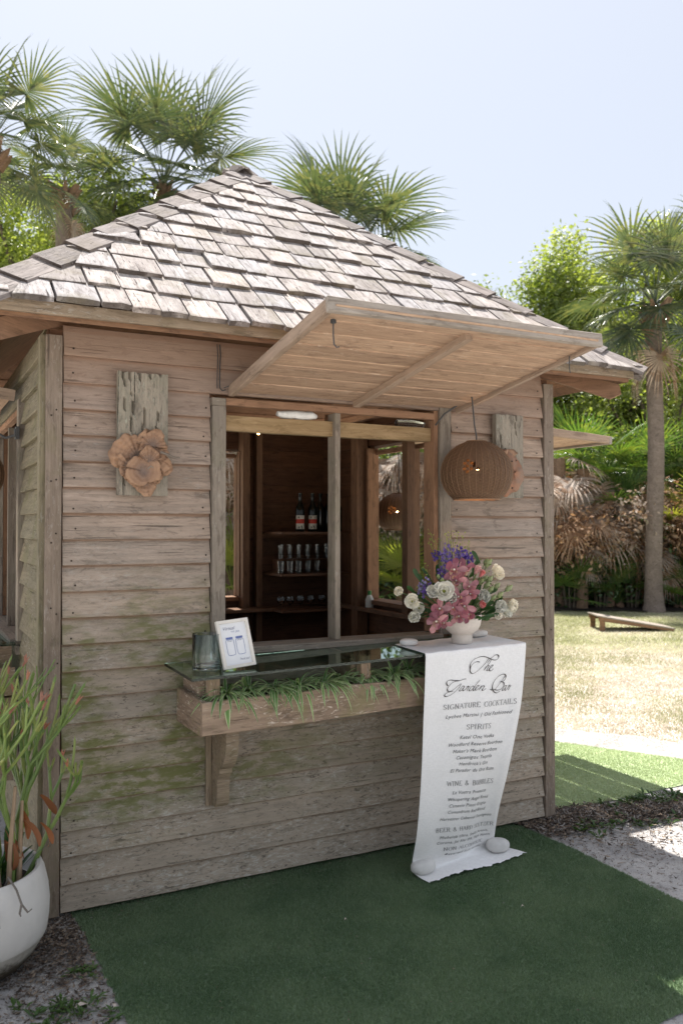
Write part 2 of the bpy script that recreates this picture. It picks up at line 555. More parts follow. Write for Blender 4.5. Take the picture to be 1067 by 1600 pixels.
def blob_sheet(name, pts, z, mat, jit=.03, sub=14, seed=3):
    """A flat patch with an irregular outline through pts (closed)."""
    r = random.Random(seed)
    out = []
    for i, p in enumerate(pts):
        q = pts[(i + 1) % len(pts)]
        for k in range(sub):
            f = k / sub
            out.append((p[0] * (1 - f) + q[0] * f + r.uniform(-jit, jit), p[1] * (1 - f) + q[1] * f + r.uniform(-jit, jit), z))
    cx = sum(p[0] for p in out) / len(out); cy = sum(p[1] for p in out) / len(out)
    V = [(cx, cy, z)] + out
    F = [(0, 1 + i, 1 + (i + 1) % len(out)) for i in range(len(out))]
    return link(name, np_mesh(name, V, F, mat))


sand = blob_sheet('sandy_path', [(-3.2, -6), (6.0, -6), (6.4, -1.6), (5.2, -.1), (4.9, .35), (4.6, 1.15), (4.0, 1.9), (2.9, 2.4), (-.5, 3.3), (-3.2, 3.0)], 0.0, M_SAND, .05)
tag(sand, kind='structure')

M_TURF = mat_turf((.08, .138, .068), (.15, .215, .115), 'green_turf')
TURF_A = [(.045, .10), (.075, -.28), (.085, -.9), (.10, -1.68), (1.2, -1.76), (2.52, -1.64), (2.46, -1.12), (2.47, -.43), (2.44, -.03), (2.30, .10)]
turf_a = blob_sheet('turf_mat', TURF_A, .006, M_TURF, .009, 22, 5)
tag(turf_a, kind='structure')
TURF_B = [(2.79, .10), (3.26, .06), (3.63, .08), (4.55, .12), (4.34, .51), (3.87, 1.32), (3.45, 2.1), (2.79, 2.1)]
turf_b = blob_sheet('turf_mat', TURF_B, .006, mat_turf((.32, .40, .22), (.40, .48, .28), 'faded_sunlit_turf'), .006, 14, 6)  # faded turf, paler still because sunlight is put into its colour
tag(turf_b, kind='structure')


def in_poly(P, poly):
    x, y = P[:, 0], P[:, 1]
    ins = np.zeros(len(P), bool)
    n = len(poly)
    for i in range(n):
        x1, y1 = poly[i]; x2, y2 = poly[(i + 1) % n]
        c = ((y1 > y) != (y2 > y)) & (x < (x2 - x1) * (y - y1) / (y2 - y1 + 1e-12) + x1)
        ins ^= c
    return ins


def blades(name, P, h, w, mat, lean=.5, zed=.0, hj=.5):
    """One triangle per blade at points P."""
    n = len(P)
    a = nr.uniform(0, 2 * PI, n); hh = h * (1 - hj * nr.rand(n)); la = nr.uniform(0, 2 * PI, n); lm = lean * hh * nr.rand(n)
    dx, dy = np.cos(a) * w / 2, np.sin(a) * w / 2
    z = np.full(n, zed)
    V = np.empty((n, 3, 3))
    V[:, 0] = np.stack([P[:, 0] - dx, P[:, 1] - dy, z], 1)
    V[:, 1] = np.stack([P[:, 0] + dx, P[:, 1] + dy, z], 1)
    V[:, 2] = np.stack([P[:, 0] + np.cos(la) * lm, P[:, 1] + np.sin(la) * lm, z + hh], 1)
    F = np.arange(n * 3).reshape(n, 3)
    return link(name, np_mesh(name, V.reshape(-1, 3), F, mat))


def fibre_mat(name, c1, c2, c3):
    t = NT(name)
    p = t.pos()
    n = t.noise(p, 2.0, 5, .6); m = t.noise(p, 420, 2)
    col = t.mix(t.step(n, .35, .65), c1, c2)
    col = t.mix(t.step(m, .55, .7), col, c3)
    t.pbr(col, .42, None, .7)
    tr = t.n.new('ShaderNodeBsdfTranslucent'); t.put(tr.inputs[0], t.mix(1.0, col, (1.2, 1.2, 1.05), 'MULTIPLY'))
    mx = t.n.new('ShaderNodeMixShader'); mx.inputs[0].default_value = .4
    t.l.new(t.p.outputs[0], mx.inputs[1]); t.l.new(tr.outputs[0], mx.inputs[2]); t.l.new(mx.outputs[0], t.out.inputs['Surface'])
    return t.mat


M_FIBB = fibre_mat('faded_sunlit_fibre', (.38, .46, .26), (.48, .55, .34), (.60, .64, .48))  # faded fibres with the brightness of sunlight added to the colour
M_FIB = fibre_mat('turf_fibre', (.10, .172, .082), (.19, .265, .145), (.36, .43, .30))
Pa = np.stack([nr.uniform(0, 2.6, 330000), nr.uniform(-1.75, .15, 330000)], 1)
Pa = Pa[in_poly(Pa, TURF_A)]
tag(blades('turf_fibres', Pa, .013, .0032, M_FIB, 1.2, .006), 'short dark green fibres of the artificial turf in front of the bar', 'turf', kind='stuff')
Pb = np.stack([nr.uniform(2.7, 4.6, 90000), nr.uniform(0, 2.1, 90000)], 1)
Pb = Pb[in_poly(Pb, TURF_B)]
tag(blades('turf_fibres', Pb, .013, .005, M_FIBB, 1.2, .006), 'short green fibres of the artificial turf strip right of the bar', 'turf', kind='stuff')

# dry and green grass on the lawn in view
M_STRAW = fibre_mat('straw_grass', (.54, .475, .40), (.63, .57, .49), (.38, .32, .25))
M_GRASS = fibre_mat('green_grass', (.27, .28, .14), (.42, .41, .26), (.50, .47, .34))
nG = 150000
dd = 4.2 + (17.0 - 4.2) * nr.rand(nG) ** 1.15
aa = (nr.uniform(.16, .46, nG)) * dd
G = np.stack([CAM.x + R_AX.x * aa + F_AX.x * dd, CAM.y + R_AX.y * aa + F_AX.y * dd], 1)
keep = ~in_poly(G, TURF_B) & ~((G[:, 0] < 5.0) & (G[:, 1] < .5)) & (G[:, 0] > 3.0)
G = G[keep]; dd = dd[keep]
cl = np.sin(G[:, 0] * 1.7 + np.sin(G[:, 1] * 1.3) * 1.2) * np.cos(G[:, 1] * 1.9 + .6) + .4 * np.sin(G[:, 0] * 6.1) * np.sin(G[:, 1] * 5.3)
fine = nr.rand(len(G))
g_green = (cl * .5 + fine * .9 + (dd - 10.5) * .07) > .66
near_bare = (dd < 6.4) & (nr.rand(len(G)) < .75)
g_green &= ~near_bare
g_str = (~g_green) & (~near_bare) & (nr.rand(len(G)) < .9)
tag(blades('green_grass', G[g_green], .038, .009, M_GRASS, 1.4, -.012), 'patchy yellow-green grass growing on the sunlit lawn', 'grass', kind='stuff')
tag(blades('dry_grass', G[g_str], .024, .010, M_STRAW, 2.2, -.012), 'dry straw-coloured grass scattered over the sunlit lawn', 'dry grass', kind='stuff')


def litter(name, P, size, mats, z=.004, seed=1, lift=.01):
    """Small curled leaf flakes lying about."""
    r = np.random.RandomState(seed)
    n = len(P)
    a = r.uniform(0, 2 * PI, n); L = size * r.uniform(.25, 1.0, n) ** 1.3 * 1.6; W = L * r.uniform(.10, .45, n)
    c, s = np.cos(a), np.sin(a)
    zz = z + r.uniform(0, lift, n); tz = r.uniform(0, lift * 1.2, n)
    V = np.empty((n, 4, 3))
    V[:, 0] = np.stack([P[:, 0] - c * L / 2, P[:, 1] - s * L / 2, zz + tz], 1)
    V[:, 1] = np.stack([P[:, 0] - s * W / 2, P[:, 1] + c * W / 2, zz], 1)
    V[:, 2] = np.stack([P[:, 0] + c * L / 2, P[:, 1] + s * L / 2, zz + tz * .6], 1)
    V[:, 3] = np.stack([P[:, 0] + s * W / 2, P[:, 1] - c * W / 2, zz + tz * .3], 1)
    F = np.arange(n * 4).reshape(n, 4)
    mi = r.randint(0, len(mats), n)
    return link(name, np_mesh(name, V.reshape(-1, 3), F, mats, mi))


def weed(name, P, mat, h=.05, n=14, seed=0):
    r = random.Random(seed)
    vs, fs = [], []
    for (x, y) in P:
        k = r.randint(int(n * .6), n)
        for _ in range(k):
            a = r.uniform(0, 2 * PI); L = h * r.uniform(.5, 1.3); w = L * r.uniform(.2, .4); up = r.uniform(.3, 1.1)
            bx, by = x + r.uniform(-.02, .02), y + r.uniform(-.02, .02)
            c, s = math.cos(a), math.sin(a)
            b = len(vs)
            vs += [(bx, by, .004), (bx + c * L * .5 - s * w / 2, by + s * L * .5 + c * w / 2, .004 + L * .5 * up),
                   (bx + c * L, by + s * L, .004 + L * .55 * up), (bx + c * L * .5 + s * w / 2, by + s * L * .5 - c * w / 2, .004 + L * .45 * up)]
            fs.append((b, b + 1, b + 2, b + 3))
    return link(name, np_mesh(name, vs, fs, mat))


M_LIT = [plain('brown_litter', (.13, .09, .065), .9), plain('tan_litter', (.24, .19, .14), .9), plain('dark_litter', (.055, .042, .034), .9), plain('grey_litter', (.26, .24, .22), .9), plain('soil_crumb', (.09, .07, .055), .9)]
def gauss_pts(cx, cy, sx, sy, n, ang=0):
    u, v = nr.randn(n) * sx, nr.randn(n) * sy
    c, s = math.cos(ang), math.sin(ang)
    return np.stack([cx + c * u - s * v, cy + s * u + c * v], 1)
lp = np.concatenate([gauss_pts(2.78, -.06, .22, .06, 3200, -.4), gauss_pts(3.1, -.14, .36, .075, 8000, -.28), gauss_pts(3.5, -.22, .28, .07, 3000, -.2), gauss_pts(2.85, -.45, .3, .2, 350),
                     gauss_pts(3.2, -.6, .4, .22, 260), gauss_pts(2.75, -.85, .2, .3, 14), gauss_pts(2.56, -.12, .11, .10, 1500)])
lp = lp[~in_poly(lp, TURF_A) & ~((lp[:, 0] < 2.72) & (lp[:, 1] > 0.0))]
lq = np.concatenate([gauss_pts(2.85, -.45, .3, .2, 900), gauss_pts(3.2, -.6, .4, .22, 900), gauss_pts(2.75, -.85, .25, .35, 500), gauss_pts(3.4, -.1, .5, .25, 900), gauss_pts(3.3, -.72, .12, .06, 400)])
lq = lq[~in_poly(lq, TURF_A) & (lq[:, 0] > 2.4)]
tag(litter('scattered_grit', lq, .013, M_LIT, seed=14, lift=.003), 'fine brown leaf crumbs scattered over the grey sand right of the turf', 'leaf crumbs', kind='stuff')
lt = np.stack([nr.uniform(.1, 2.45, 260), nr.uniform(-1.6, -.02, 260)], 1)
lt = np.concatenate([lt, np.stack([nr.uniform(.1, 2.4, 420), -.02 - np.abs(nr.randn(420)) * .06], 1)])
lt = lt[in_poly(lt, TURF_A)]
tag(litter('turf_debris', lt, .009, [M_LIT[1], M_LIT[3], M_LIT[0]], z=.016, seed=15, lift=.002), 'tiny dry leaf crumbs caught in the green turf, densest along the wall', 'leaf crumbs', kind='stuff')
tag(litter('leaf_litter', lp, .030, M_LIT, seed=4, lift=.014), 'brown dead leaves and mulch heaped by the right corner of the bar', 'leaf litter', kind='stuff')
lp2 = np.concatenate([gauss_pts(-.05, -.35, .14, .14, 2600), gauss_pts(-.15, -.75, .25, .2, 1800), gauss_pts(.02, -.12, .08, .07, 1800)])
lp2 = lp2[~in_poly(lp2, TURF_A) & ~((lp2[:, 0] > -.02) & (lp2[:, 1] > 0))]
tag(litter('leaf_litter', lp2, .022, M_LIT, seed=5, lift=.008), 'dark leaf litter and grit on the sand beside the white pot', 'leaf litter', kind='stuff')
M_WEED = leafmat('weed_leaf', (.05, .10, .025), (.08, .14, .04), trans=.25)
wp = [(3.28 + rng.gauss(0, .1), -.02 + rng.gauss(0, .04)) for _ in range(9)] + [(3.55 + rng.gauss(0, .15), -.08 + rng.gauss(0, .07)) for _ in range(22)] + \
     [(2.9 + rng.gauss(0, .1), -.22 + rng.gauss(0, .05)) for _ in range(8)] + [(3.0 + rng.gauss(0, .2), -.4 + rng.gauss(0, .12)) for _ in range(5)]
tag(weed('low_weeds', wp, M_WEED, .05, seed=3), 'low green weeds sprouting in the leaf litter right of the bar', 'weeds', kind='stuff')
wp = [(-.10 + rng.gauss(0, .10), -.78 + rng.gauss(0, .08)) for _ in range(26)] + [(.02 + rng.gauss(0, .04), -.52 + rng.gauss(0, .06)) for _ in range(6)]
wp = [q for q in wp if q[0] < .055]
tag(weed('low_weeds', wp, M_WEED, .035, seed=8), 'small green clover weeds at the foot of the white pot', 'weeds', kind='stuff')
for (x, y, a, l, lab) in ((-.035, -.745, .15, .05, 'pale curled dead leaf on the grey sand left of the turf'), (.065, -.80, 1.4, .032, 'small upright white leaf scrap at the left turf edge'),
                          (1.05, -.62, .3, .016, 'tiny pale leaf lying on the middle of the dark green turf'), (1.78, -.86, -.2, .018, 'small tan leaf lying on the turf below the menu cloth')):
    m = MB()
    pts = []
    for k in range(7):
        f = k / 6
        pts.append((l * (f - .5), .22 * l * math.sin(PI * f) * (1 if k % 2 else .9)))
    vs = [(p[0], p[1], .012 * math.sin(PI * i / 6)) for i, p in enumerate(pts)] + [(p[0], -p[1], .004 + .006 * math.sin(PI * i / 6)) for i, p in enumerate(pts)]
    m.add(vs, [(i, i + 1, 8 + i, 7 + i) for i in range(6)])
    o = m.build('fallen_leaf', plain('pale_leaf', (.55, .47, .40), .7), None, False, (x, y, .022 if x > .08 else .010), (0, 0, a))
    tag(o, lab, 'fallen leaf', 'single pale leaves lying on the ground')

# ------------------------------------------------------------------ THE BAR HUT
W, D = 2.70, 2.80
XL = -.062          # the left wall stands a corner board's width to the left
PITCH = .1125
hut = empty('garden_bar_hut', (0, 0, 0))
tag(hut, 'weathered square clapboard bar hut with a hipped wood-shingle roof and propped-up shutter', 'bar hut')

# timber base
base = MB()
for (x0, y0, x1, y1) in ((.03, .03, W - .03, .09), (.03, D - .09, W - .03, D - .03), (.03, .09, .09, D - .09), (W - .09, .09, W - .03, D - .09)):
    base.box((x0, y0, -.03), (x1, y1, .05))
base.build('foundation_beam', M_DECK, hut)
fl = MB().box((.1, .1, .06), (W - .1, D - .1, .09))
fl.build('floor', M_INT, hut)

Z0W, Z1W = 1.10, 2.25     # opening bottom and top


def make_wall(name, L, loc, rz, w0, w1, clap_mat, trim_mat, detail=True, inner='interior_panel'):
    """A clapboard wall in its own frame: x along the wall, outside towards -y, inside towards +y, window between w0 and w1."""
    wall = MB()
    TH = .07
    # sheathing with its opening, framed by studs
    for (x0, x1, z0, z1) in ((.02, w0 - .06, .05, 2.5), (w1 + .06, L - .02, .05, 2.5), (w0 - .06, w1 + .06, .05, Z0W - .03), (w0 - .06, w1 + .06, Z1W + .04, 2.5)):
        wall.box((x0, .012, z0), (x1, .03, z1))
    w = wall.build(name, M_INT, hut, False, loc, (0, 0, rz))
    # inner lining boards
    k = 0
    z = .12
    while z < 2.48:
        h = min(.145, 2.5 - z)
        for (x0, x1) in ((.10, w0 - .06), (w1 + .06, L - .10)) if (z + h > Z0W and z < Z1W) else ((.10, L - .10),):
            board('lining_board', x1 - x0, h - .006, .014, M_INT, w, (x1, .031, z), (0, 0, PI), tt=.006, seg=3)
        z += .145
    # clapboards
    for k in range(22):
        z = .025 + k * PITCH
        if z + PITCH > 2.52: break
        mid = z + PITCH / 2
        spans = [(.072, L - .072)]
        if Z0W - .045 < mid < Z1W + .02: spans = [(.072, w0 - .072), (w1 + .108, L - .072)]
        for (x0, x1) in spans:
            b = board('clapboard', x1 - x0, PITCH + .018, .030, clap_mat, w, (x0 + rng.uniform(0, .002), .011, z + rng.uniform(-.002, .002)),
                      (0, 0, rng.uniform(-.0006, .0006)), tt=.007, wob=.0022)
            b.rotation_euler.x = rad(-1.5)
    # nails
    if detail:
        pts = []
        for k in range(22):
            z = .025 + k * PITCH + .028
            for x in [.115] + ([w0 - .10] if Z0W < z < Z1W else []) + [L - .115] + ([w1 + .14] if Z0W < z < Z1W else []):
                if rng.random() < .85: pts.append((x + rng.uniform(-.01, .01), -.0175, z + rng.uniform(-.008, .02)))
        nails(w, pts, .0045)
    # corner boards
    for (x0, x1) in ((.0, .066), (L - .066, L)):
        vpost('corner_board', x0, x1, -.022, .012, .015, 2.47, M_POST if detail else trim_mat, w)
    if detail:
        pts = [(x + rng.uniform(-.008, .008), -.0235, z + rng.uniform(-.03, .03)) for x in (.022, .048, L - .02) for z in (.4, .75, 1.0, 1.05, 1.3, 1.6, 1.85, 2.15)]
        nails(w, pts, .0042)
    return w


def make_window(L, loc, rz, w0, w1, trim_mat, mull=True, beam=True):
    win = empty('window', loc, (0, 0, rz), hut)
    vpost('trim', w0 - .066, w0, -.028, .03, Z0W - .01, 2.215, trim_mat, win)
    vpost('trim', w1 + .03, w1 + .10, -.028, .03, Z0W - .01, 2.29, trim_mat, win)
    hbeam('trim_cap', w0 - .07, w0 - .004, -.034, .028, 2.217, 2.252, trim_mat, win)
    vpost('jamb', w1, w1 + .028, -.012, .085, Z0W, Z1W + .02, M_RED, win)
    vpost('jamb', w0 - .026, w0 - .001, .032, .10, Z0W, Z1W + .02, M_INTL, win)
    hbeam('sill', w0 - .0, w1 + .03, -.055, .10, Z0W - .035, Z0W - .004, trim_mat, win)
    hbeam('sill_apron', w0 - .04, w1 + .09, -.030, -.012, Z0W - .075, Z0W - .037, trim_mat, win)
    hbeam('header_trim', w0 + .002, w1 - .002, -.022, .012, 2.222, 2.256, M_RED, win)
    if beam: hbeam('header_beam', w0 + .002, w1 - .002, .014, .062, 2.108, 2.182, M_PINE, win)
    if mull: vpost('mullion', (w0 + w1) / 2 - .006, (w0 + w1) / 2 + .024, -.004, .074, Z0W - .002, 2.221, trim_mat, win) if not beam else \
        vpost('mullion', (w0 + w1) / 2 - .006, (w0 + w1) / 2 + .024, -.014, .066, Z0W - .002, 2.221, trim_mat, win)
    return win


def make_awning(loc, rz, x0, x1, reach, z_in, z_out, out_mat, seed, gaps=False):
    """A shutter of lapped boards hinged over the opening and propped out towards -y."""
    a = empty('shutter_awning', loc, (0, 0, rz), hut)
    ang = math.atan2(z_out - z_in, reach)
    ln = math.hypot(reach, z_out - z_in)
    n = 8
    r = random.Random(seed)
    ex = ln / n
    # panel frame in world-of-hut terms: y = -.045 - s*cos, z = z_in + s*sin (+ offset up)
    ca, sa = math.cos(ang), math.sin(ang)
    def P(s, up): return (-.045 - s * ca - up * sa * 1.0, z_in + s * sa + up * ca)
    for k in range(n):
        s0 = k * ex
        tiltup = .0
        y, z = P(s0, .030)
        # lapped board: face looks down; the butt hangs lower at the outer edge
        Wd = ex + (.02 if not (gaps and k in (2, 4, 6)) else -.007)
        b = board('shutter_board', x1 - x0 - .052, Wd, .020, M_AWN, a, (x0 + .026, y, z), (rad(90) - ang + rad(7), 0, 0), tt=.007, wob=.0025)
    # side rails and the middle rib
    for (xa, xb, mt) in ((x0, x0 + .024, M_AWNR), (x1 - .024, x1, M_AWNR)):
        y, z = P(0, -.012)
        o = board('side_rail', ln + .012, .052, xb - xa, mt, a)
        o.matrix_local = Matrix.Translation((xb, y, z)) @ Matrix.Rotation(ang, 4, 'X').inverted() @ Matrix.Rotation(-PI / 2, 4, 'Z')
    xm = (x0 + x1) / 2 + .02
    y, z = P(.01, -.022)
    o = board('middle_rib', ln * .93, .034, .036, M_AWNR, a, (0, 0, 0), wob=.001)
    o.matrix_local = Matrix.Translation((xm + .018, y, z)) @ Matrix.Rotation(ang, 4, 'X').inverted() @ Matrix.Rotation(-PI / 2, 4, 'Z')
    y, z = P(ln + .004, -.014)
    o = board('front_rail', x1 - x0 + .004, .054, .024, out_mat, a, (x0 - .002, y + .002, z))
    o.rotation_euler = (-ang, 0, 0)
    return a, P


# front
FW0, FW1 = .735, 1.893
front = make_wall('front_wall', W - XL, (XL, 0, 0), 0, FW0 - XL, FW1 - XL, M_CLAP, M_TRIM)
make_window(W - XL, (XL, 0, 0), 0, FW0 - XL, FW1 - XL, M_TRIM)
aw, AP = make_awning((0, 0, 0), 0, .742, 2.035, 1.02, 2.272, 2.432, M_AWNG, 3)
# left (local x runs from the back corner to the front corner)
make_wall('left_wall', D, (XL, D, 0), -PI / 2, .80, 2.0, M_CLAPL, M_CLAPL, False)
make_window(D, (XL, D, 0), -PI / 2, .80, 2.0, M_TRIM, beam=False)
make_awning((XL, D, 0), -PI / 2, .78, 2.06, 1.02, 2.30, 2.42, M_AWNG, 4)
# right
make_wall('right_wall', D, (W, 0, 0), PI / 2, .80, 2.0, M_CLAP, M_POST, False)
make_window(D, (W, 0, 0), PI / 2, .80, 2.0, M_INTL, beam=False)
make_awning((W, 0, 0), PI / 2, .70, 2.03, 1.10, 2.325, 2.262, M_AWNG, 5, gaps=True)
# back
make_wall('back_wall', W - XL, (W, D, 0), PI, .885, 2.055, M_CLAP, M_POST, False)
make_window(W, (W, D, 0), PI, .885, 2.055, M_INTL, mull=False, beam=False)
make_awning((W, D, 0), PI, .90, 2.12, 1.0, 2.28, 2.40, M_AWNG, 6)  # unseen shutter, added to keep light out of the interior

# inner posts seen through the opening
ip = empty('interior_posts', (0, 0, 0), (0, 0, 0), hut)
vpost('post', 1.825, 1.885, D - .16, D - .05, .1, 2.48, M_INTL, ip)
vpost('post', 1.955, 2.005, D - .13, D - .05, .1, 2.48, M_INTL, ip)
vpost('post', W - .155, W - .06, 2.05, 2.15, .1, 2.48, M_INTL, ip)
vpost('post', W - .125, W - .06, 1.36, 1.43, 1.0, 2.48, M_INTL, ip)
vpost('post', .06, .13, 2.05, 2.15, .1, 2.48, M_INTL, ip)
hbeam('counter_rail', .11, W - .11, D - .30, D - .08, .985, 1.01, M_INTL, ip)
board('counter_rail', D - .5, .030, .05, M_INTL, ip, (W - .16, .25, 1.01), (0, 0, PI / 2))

# ---- roof
APEX = Vector((1.335, 1.42, 3.955))
EO = .335
ZE = 2.515
EC = [Vector((-EO + XL * .6, -EO, ZE)), Vector((W + EO, -EO, ZE)), Vector((W + EO, D + EO, ZE)), Vector((-EO + XL * .6, D + EO, ZE))]
roof_mb = MB()
off = Vector((0, 0, -.028))
IN = [Vector((-EO + .035, -EO + .035, ZE)), Vector((W + EO - .035, -EO + .035, ZE)), Vector((W + EO - .035, D + EO - .035, ZE)), Vector((-EO + .035, D + EO - .035, ZE))]
roof_mb.add([tuple(c + off) for c in IN] + [tuple(APEX + off)] + [tuple(c + off * 1.8) for c in IN] + [tuple(APEX + off * 1.8)],
            [(0, 1, 4), (1, 2, 4), (2, 3, 4), (3, 0, 4), (6, 5, 9), (7, 6, 9), (8, 7, 9), (5, 8, 9), (0, 5, 6, 1), (1, 6, 7, 2), (2, 7, 8, 3), (3, 8, 5, 0)])
roof = roof_mb.build('roof', M_INTL, hut)


def face_frame(A, B, P):
    ux = (B - A).normalized()
    foot = A + ux * (P - A).dot(ux)
    up = (P - foot)
    Ls = up.length
    up = up.normalized()
    nrm = ux.cross(up).normalized()
    return ux, up, nrm, (P - A).dot(ux), Ls, (B - A).length


def shingle_mesh(bl, br, tl, tr, ln, th, r, cut=None):
    """local x = up the slope (grain), y = across (towards the left hip is -), z = out of the roof. bl..tr across positions."""
    vs, fs = [], []
    nx = 3
    cols = [0, .33, .66, 1]
    crv = r.uniform(-.003, .004)
    slant = r.uniform(-.006, .006)
    rows = [(0, th, True), (.012, th + .001, False), (ln * .5, th * .62 + .004, False), (ln, .004, False)]
    j = [r.uniform(-.004, .004) for _ in cols]
    jz = [r.uniform(-.0025, .002) for _ in cols]
    for (x, z, butt) in rows:
        f = x / ln
        l, rr = bl * (1 - f) + tl * f, br * (1 - f) + tr * f
        for c, cc in enumerate(cols):
            dx = (j[c] + slant * (cc - .5)) if x < ln * .3 else 0
            vs.append((x + dx, l + (rr - l) * cc, z + jz[c] * (1 - f) + crv * (1 - 4 * (cc - .5) ** 2) * (1 - f)))
    nt = len(vs)
    for (x, z, butt) in (rows[0], rows[3]):
        f = x / ln
        l, rr = bl * (1 - f) + tl * f, br * (1 - f) + tr * f
        for c, cc in enumerate(cols):
            vs.append((x + (j[c] + slant * (cc - .5) if f < .3 else 0), l + (rr - l) * cc, z - (.022 if f < .3 else .004)))
    for i in range(3):
        for c in range(3):
            a = i * 4 + c
            fs.append((a, a + 4, a + 5, a + 1))
    for c in range(3):
        fs.append((c, c + 1, nt + c + 1, nt + c))
    fs.append((0, nt, nt + 4, 12, 8, 4)[::1]); fs.append((3, 7, 11, 15, nt + 7, nt + 3))
    # outward side is +z when y grows to the right of x
    return vs, fs


def shingle_face(A, B, P, seed, parts=True, rows=12, parent=None):
    ux, up, nrm, px, Ls, Lw = face_frame(A, B, P)
    # local axes: x=up, y=-ux (so that x cross y = z = nrm); use across coordinate negative
    R = Matrix((up, -ux, nrm)).transposed()
    r = random.Random(seed)
    e = Ls / (rows + .35)
    acc_v, acc_f = [], []
    objs = []
    for i in range(rows + 1):
        s = i * e - .02
        ln = min(e * 1.95, Ls - s - .005)
        if ln < .05: break
        L = lambda q: px * max(0, q) / Ls
        Rr = lambda q: Lw - (Lw - px) * max(0, q) / Ls
        x = L(s) - (.0) - r.uniform(0, .03)
        xe = Rr(s)
        while x < xe - .02:
            w = r.choice([r.uniform(.10, .15), r.uniform(.14, .20), r.uniform(.16, .235)])
            if xe - (x + w) < .05: w = xe - x
            s0 = s + r.uniform(-.014, .012)
            g = r.uniform(.003, .006)
            l0, r0 = max(x + g, L(s0)), min(x + w - g, Rr(s0))
            s1 = s0 + ln
            l1, r1 = max(x + g, L(s1)), min(x + w - g, Rr(s1))
            if r0 - l0 > .015:
                if r1 < l1 + .004:
                    # cut short where the hip crosses it
                    f = .98
                    while f > .1 and min(x + w - g, Rr(s0 + ln * f)) - max(x + g, L(s0 + ln * f)) < .006: f -= .06
                    lnn = ln * max(f, .12); s1 = s0 + lnn
                    l1, r1 = max(x + g, L(s1)), max(min(x + w - g, Rr(s1)), max(x + g, L(s1)) + .004)
                else:
                    lnn = ln
                th = r.uniform(.032, .046)
                yc = -(l0 + r0) / 2
                vs, fs = shingle_mesh(-r0 - yc, -l0 - yc, -r1 - yc, -l1 - yc, lnn, th, r)
                tw = r.uniform(-.006, .006)
                base = A + up * s0 + ux * (-yc) + nrm * (.001 + r.uniform(0, .003))
                M = Matrix.Translation(base) @ (R @ Matrix.Rotation(tw, 3, 'Z')).to_4x4()
                # lap: the butt stands on the course below
                M = M @ Matrix.Rotation(math.atan2(.020, e * 1.0) * -0.0 + rad(2.0), 4, 'Y').inverted() if False else M
                fs = [f[::-1] for f in fs]
                if parts:
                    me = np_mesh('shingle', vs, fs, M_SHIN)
                    o = link('shingle', me, parent)
                    o.matrix_local = M
                    objs.append(o)
                else:
                    b = len(acc_v)
                    acc_v += [tuple(M @ Vector(v)) for v in vs]
                    acc_f += [tuple(k + b for k in f) for f in fs]
            x += w
    if not parts:
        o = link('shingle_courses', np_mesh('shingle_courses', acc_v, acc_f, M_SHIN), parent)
        tag(o, kind='stuff')
    return objs


# the front and left slopes show; the right and back slopes are joined courses
sh = []
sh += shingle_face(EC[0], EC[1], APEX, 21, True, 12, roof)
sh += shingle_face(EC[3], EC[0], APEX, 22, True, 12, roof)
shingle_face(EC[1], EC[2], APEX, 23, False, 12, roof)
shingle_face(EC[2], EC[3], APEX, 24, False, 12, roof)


def hip_caps(Cn, P, nA, nB, seed, n=12):
    """Overlapping pairs of cap boards bent over one hip; nA, nB are the normals of the two slopes."""
    r = random.Random(seed)
    d = (P - Cn).normalized()
    Ls = (P - Cn).length
    e = Ls / (n - .2)
    up = (nA + nB).normalized()
    wa = (nA.cross(d)).normalized(); wa = wa if wa.dot(nB) < 0 else -wa
    wb = (nB.cross(d)).normalized(); wb = wb if wb.dot(nA) < 0 else -wb
    # x=d, z=up, y=z cross x
    yv = up.cross(d)
    R = Matrix((d, yv, up)).transposed()
    Ri = R.inverted()
    la, lb = Ri @ wa, Ri @ wb
    for i in range(n):
        s0 = i * e - .03 + r.uniform(-.015, .015)
        ln = e * 1.5
        if s0 + ln > Ls + .05: ln = Ls + .06 - s0
        wda, wdb = r.uniform(.115, .135), r.uniform(.115, .135)
        th = .018
        vs, fs = [], []
        for (x, h) in ((0, .034), (ln * .5, .024), (ln, .008)):
            for (lv, wd) in ((la, wda), (None, 0), (lb, wdb)):
                p = Vector((x + (r.uniform(-.006, .006) if x == 0 else 0), 0, h + th))
                if lv is not None: p += lv * wd * (1.0 if x < ln * .9 else .9)
                vs.append(p)
        tops = list(vs)
        for p in tops: vs.append(p - Vector((0, 0, th)))
        for i2 in range(2):
            a = i2 * 3
            fs += [(a, a + 3, a + 4, a + 1), (a + 1, a + 4, a + 5, a + 2)]
            fs += [(9 + a + 1, 9 + a + 4, 9 + a + 3, 9 + a), (9 + a + 2, 9 + a + 5, 9 + a + 4, 9 + a + 1)]
        fs += [(0, 1, 10, 9), (1, 2, 11, 10), (0, 9, 12, 3), (3, 12, 15, 6), (2, 5, 14, 11), (5, 8, 17, 14), (6, 15, 16, 7), (7, 16, 17, 8)]
        if la.y < 0: pass
        o = link('hip_cap', np_mesh('hip_cap', vs, fs, M_CAPW), roof)
        o.matrix_local = Matrix.Translation(Cn + d * s0) @ R.to_4x4()


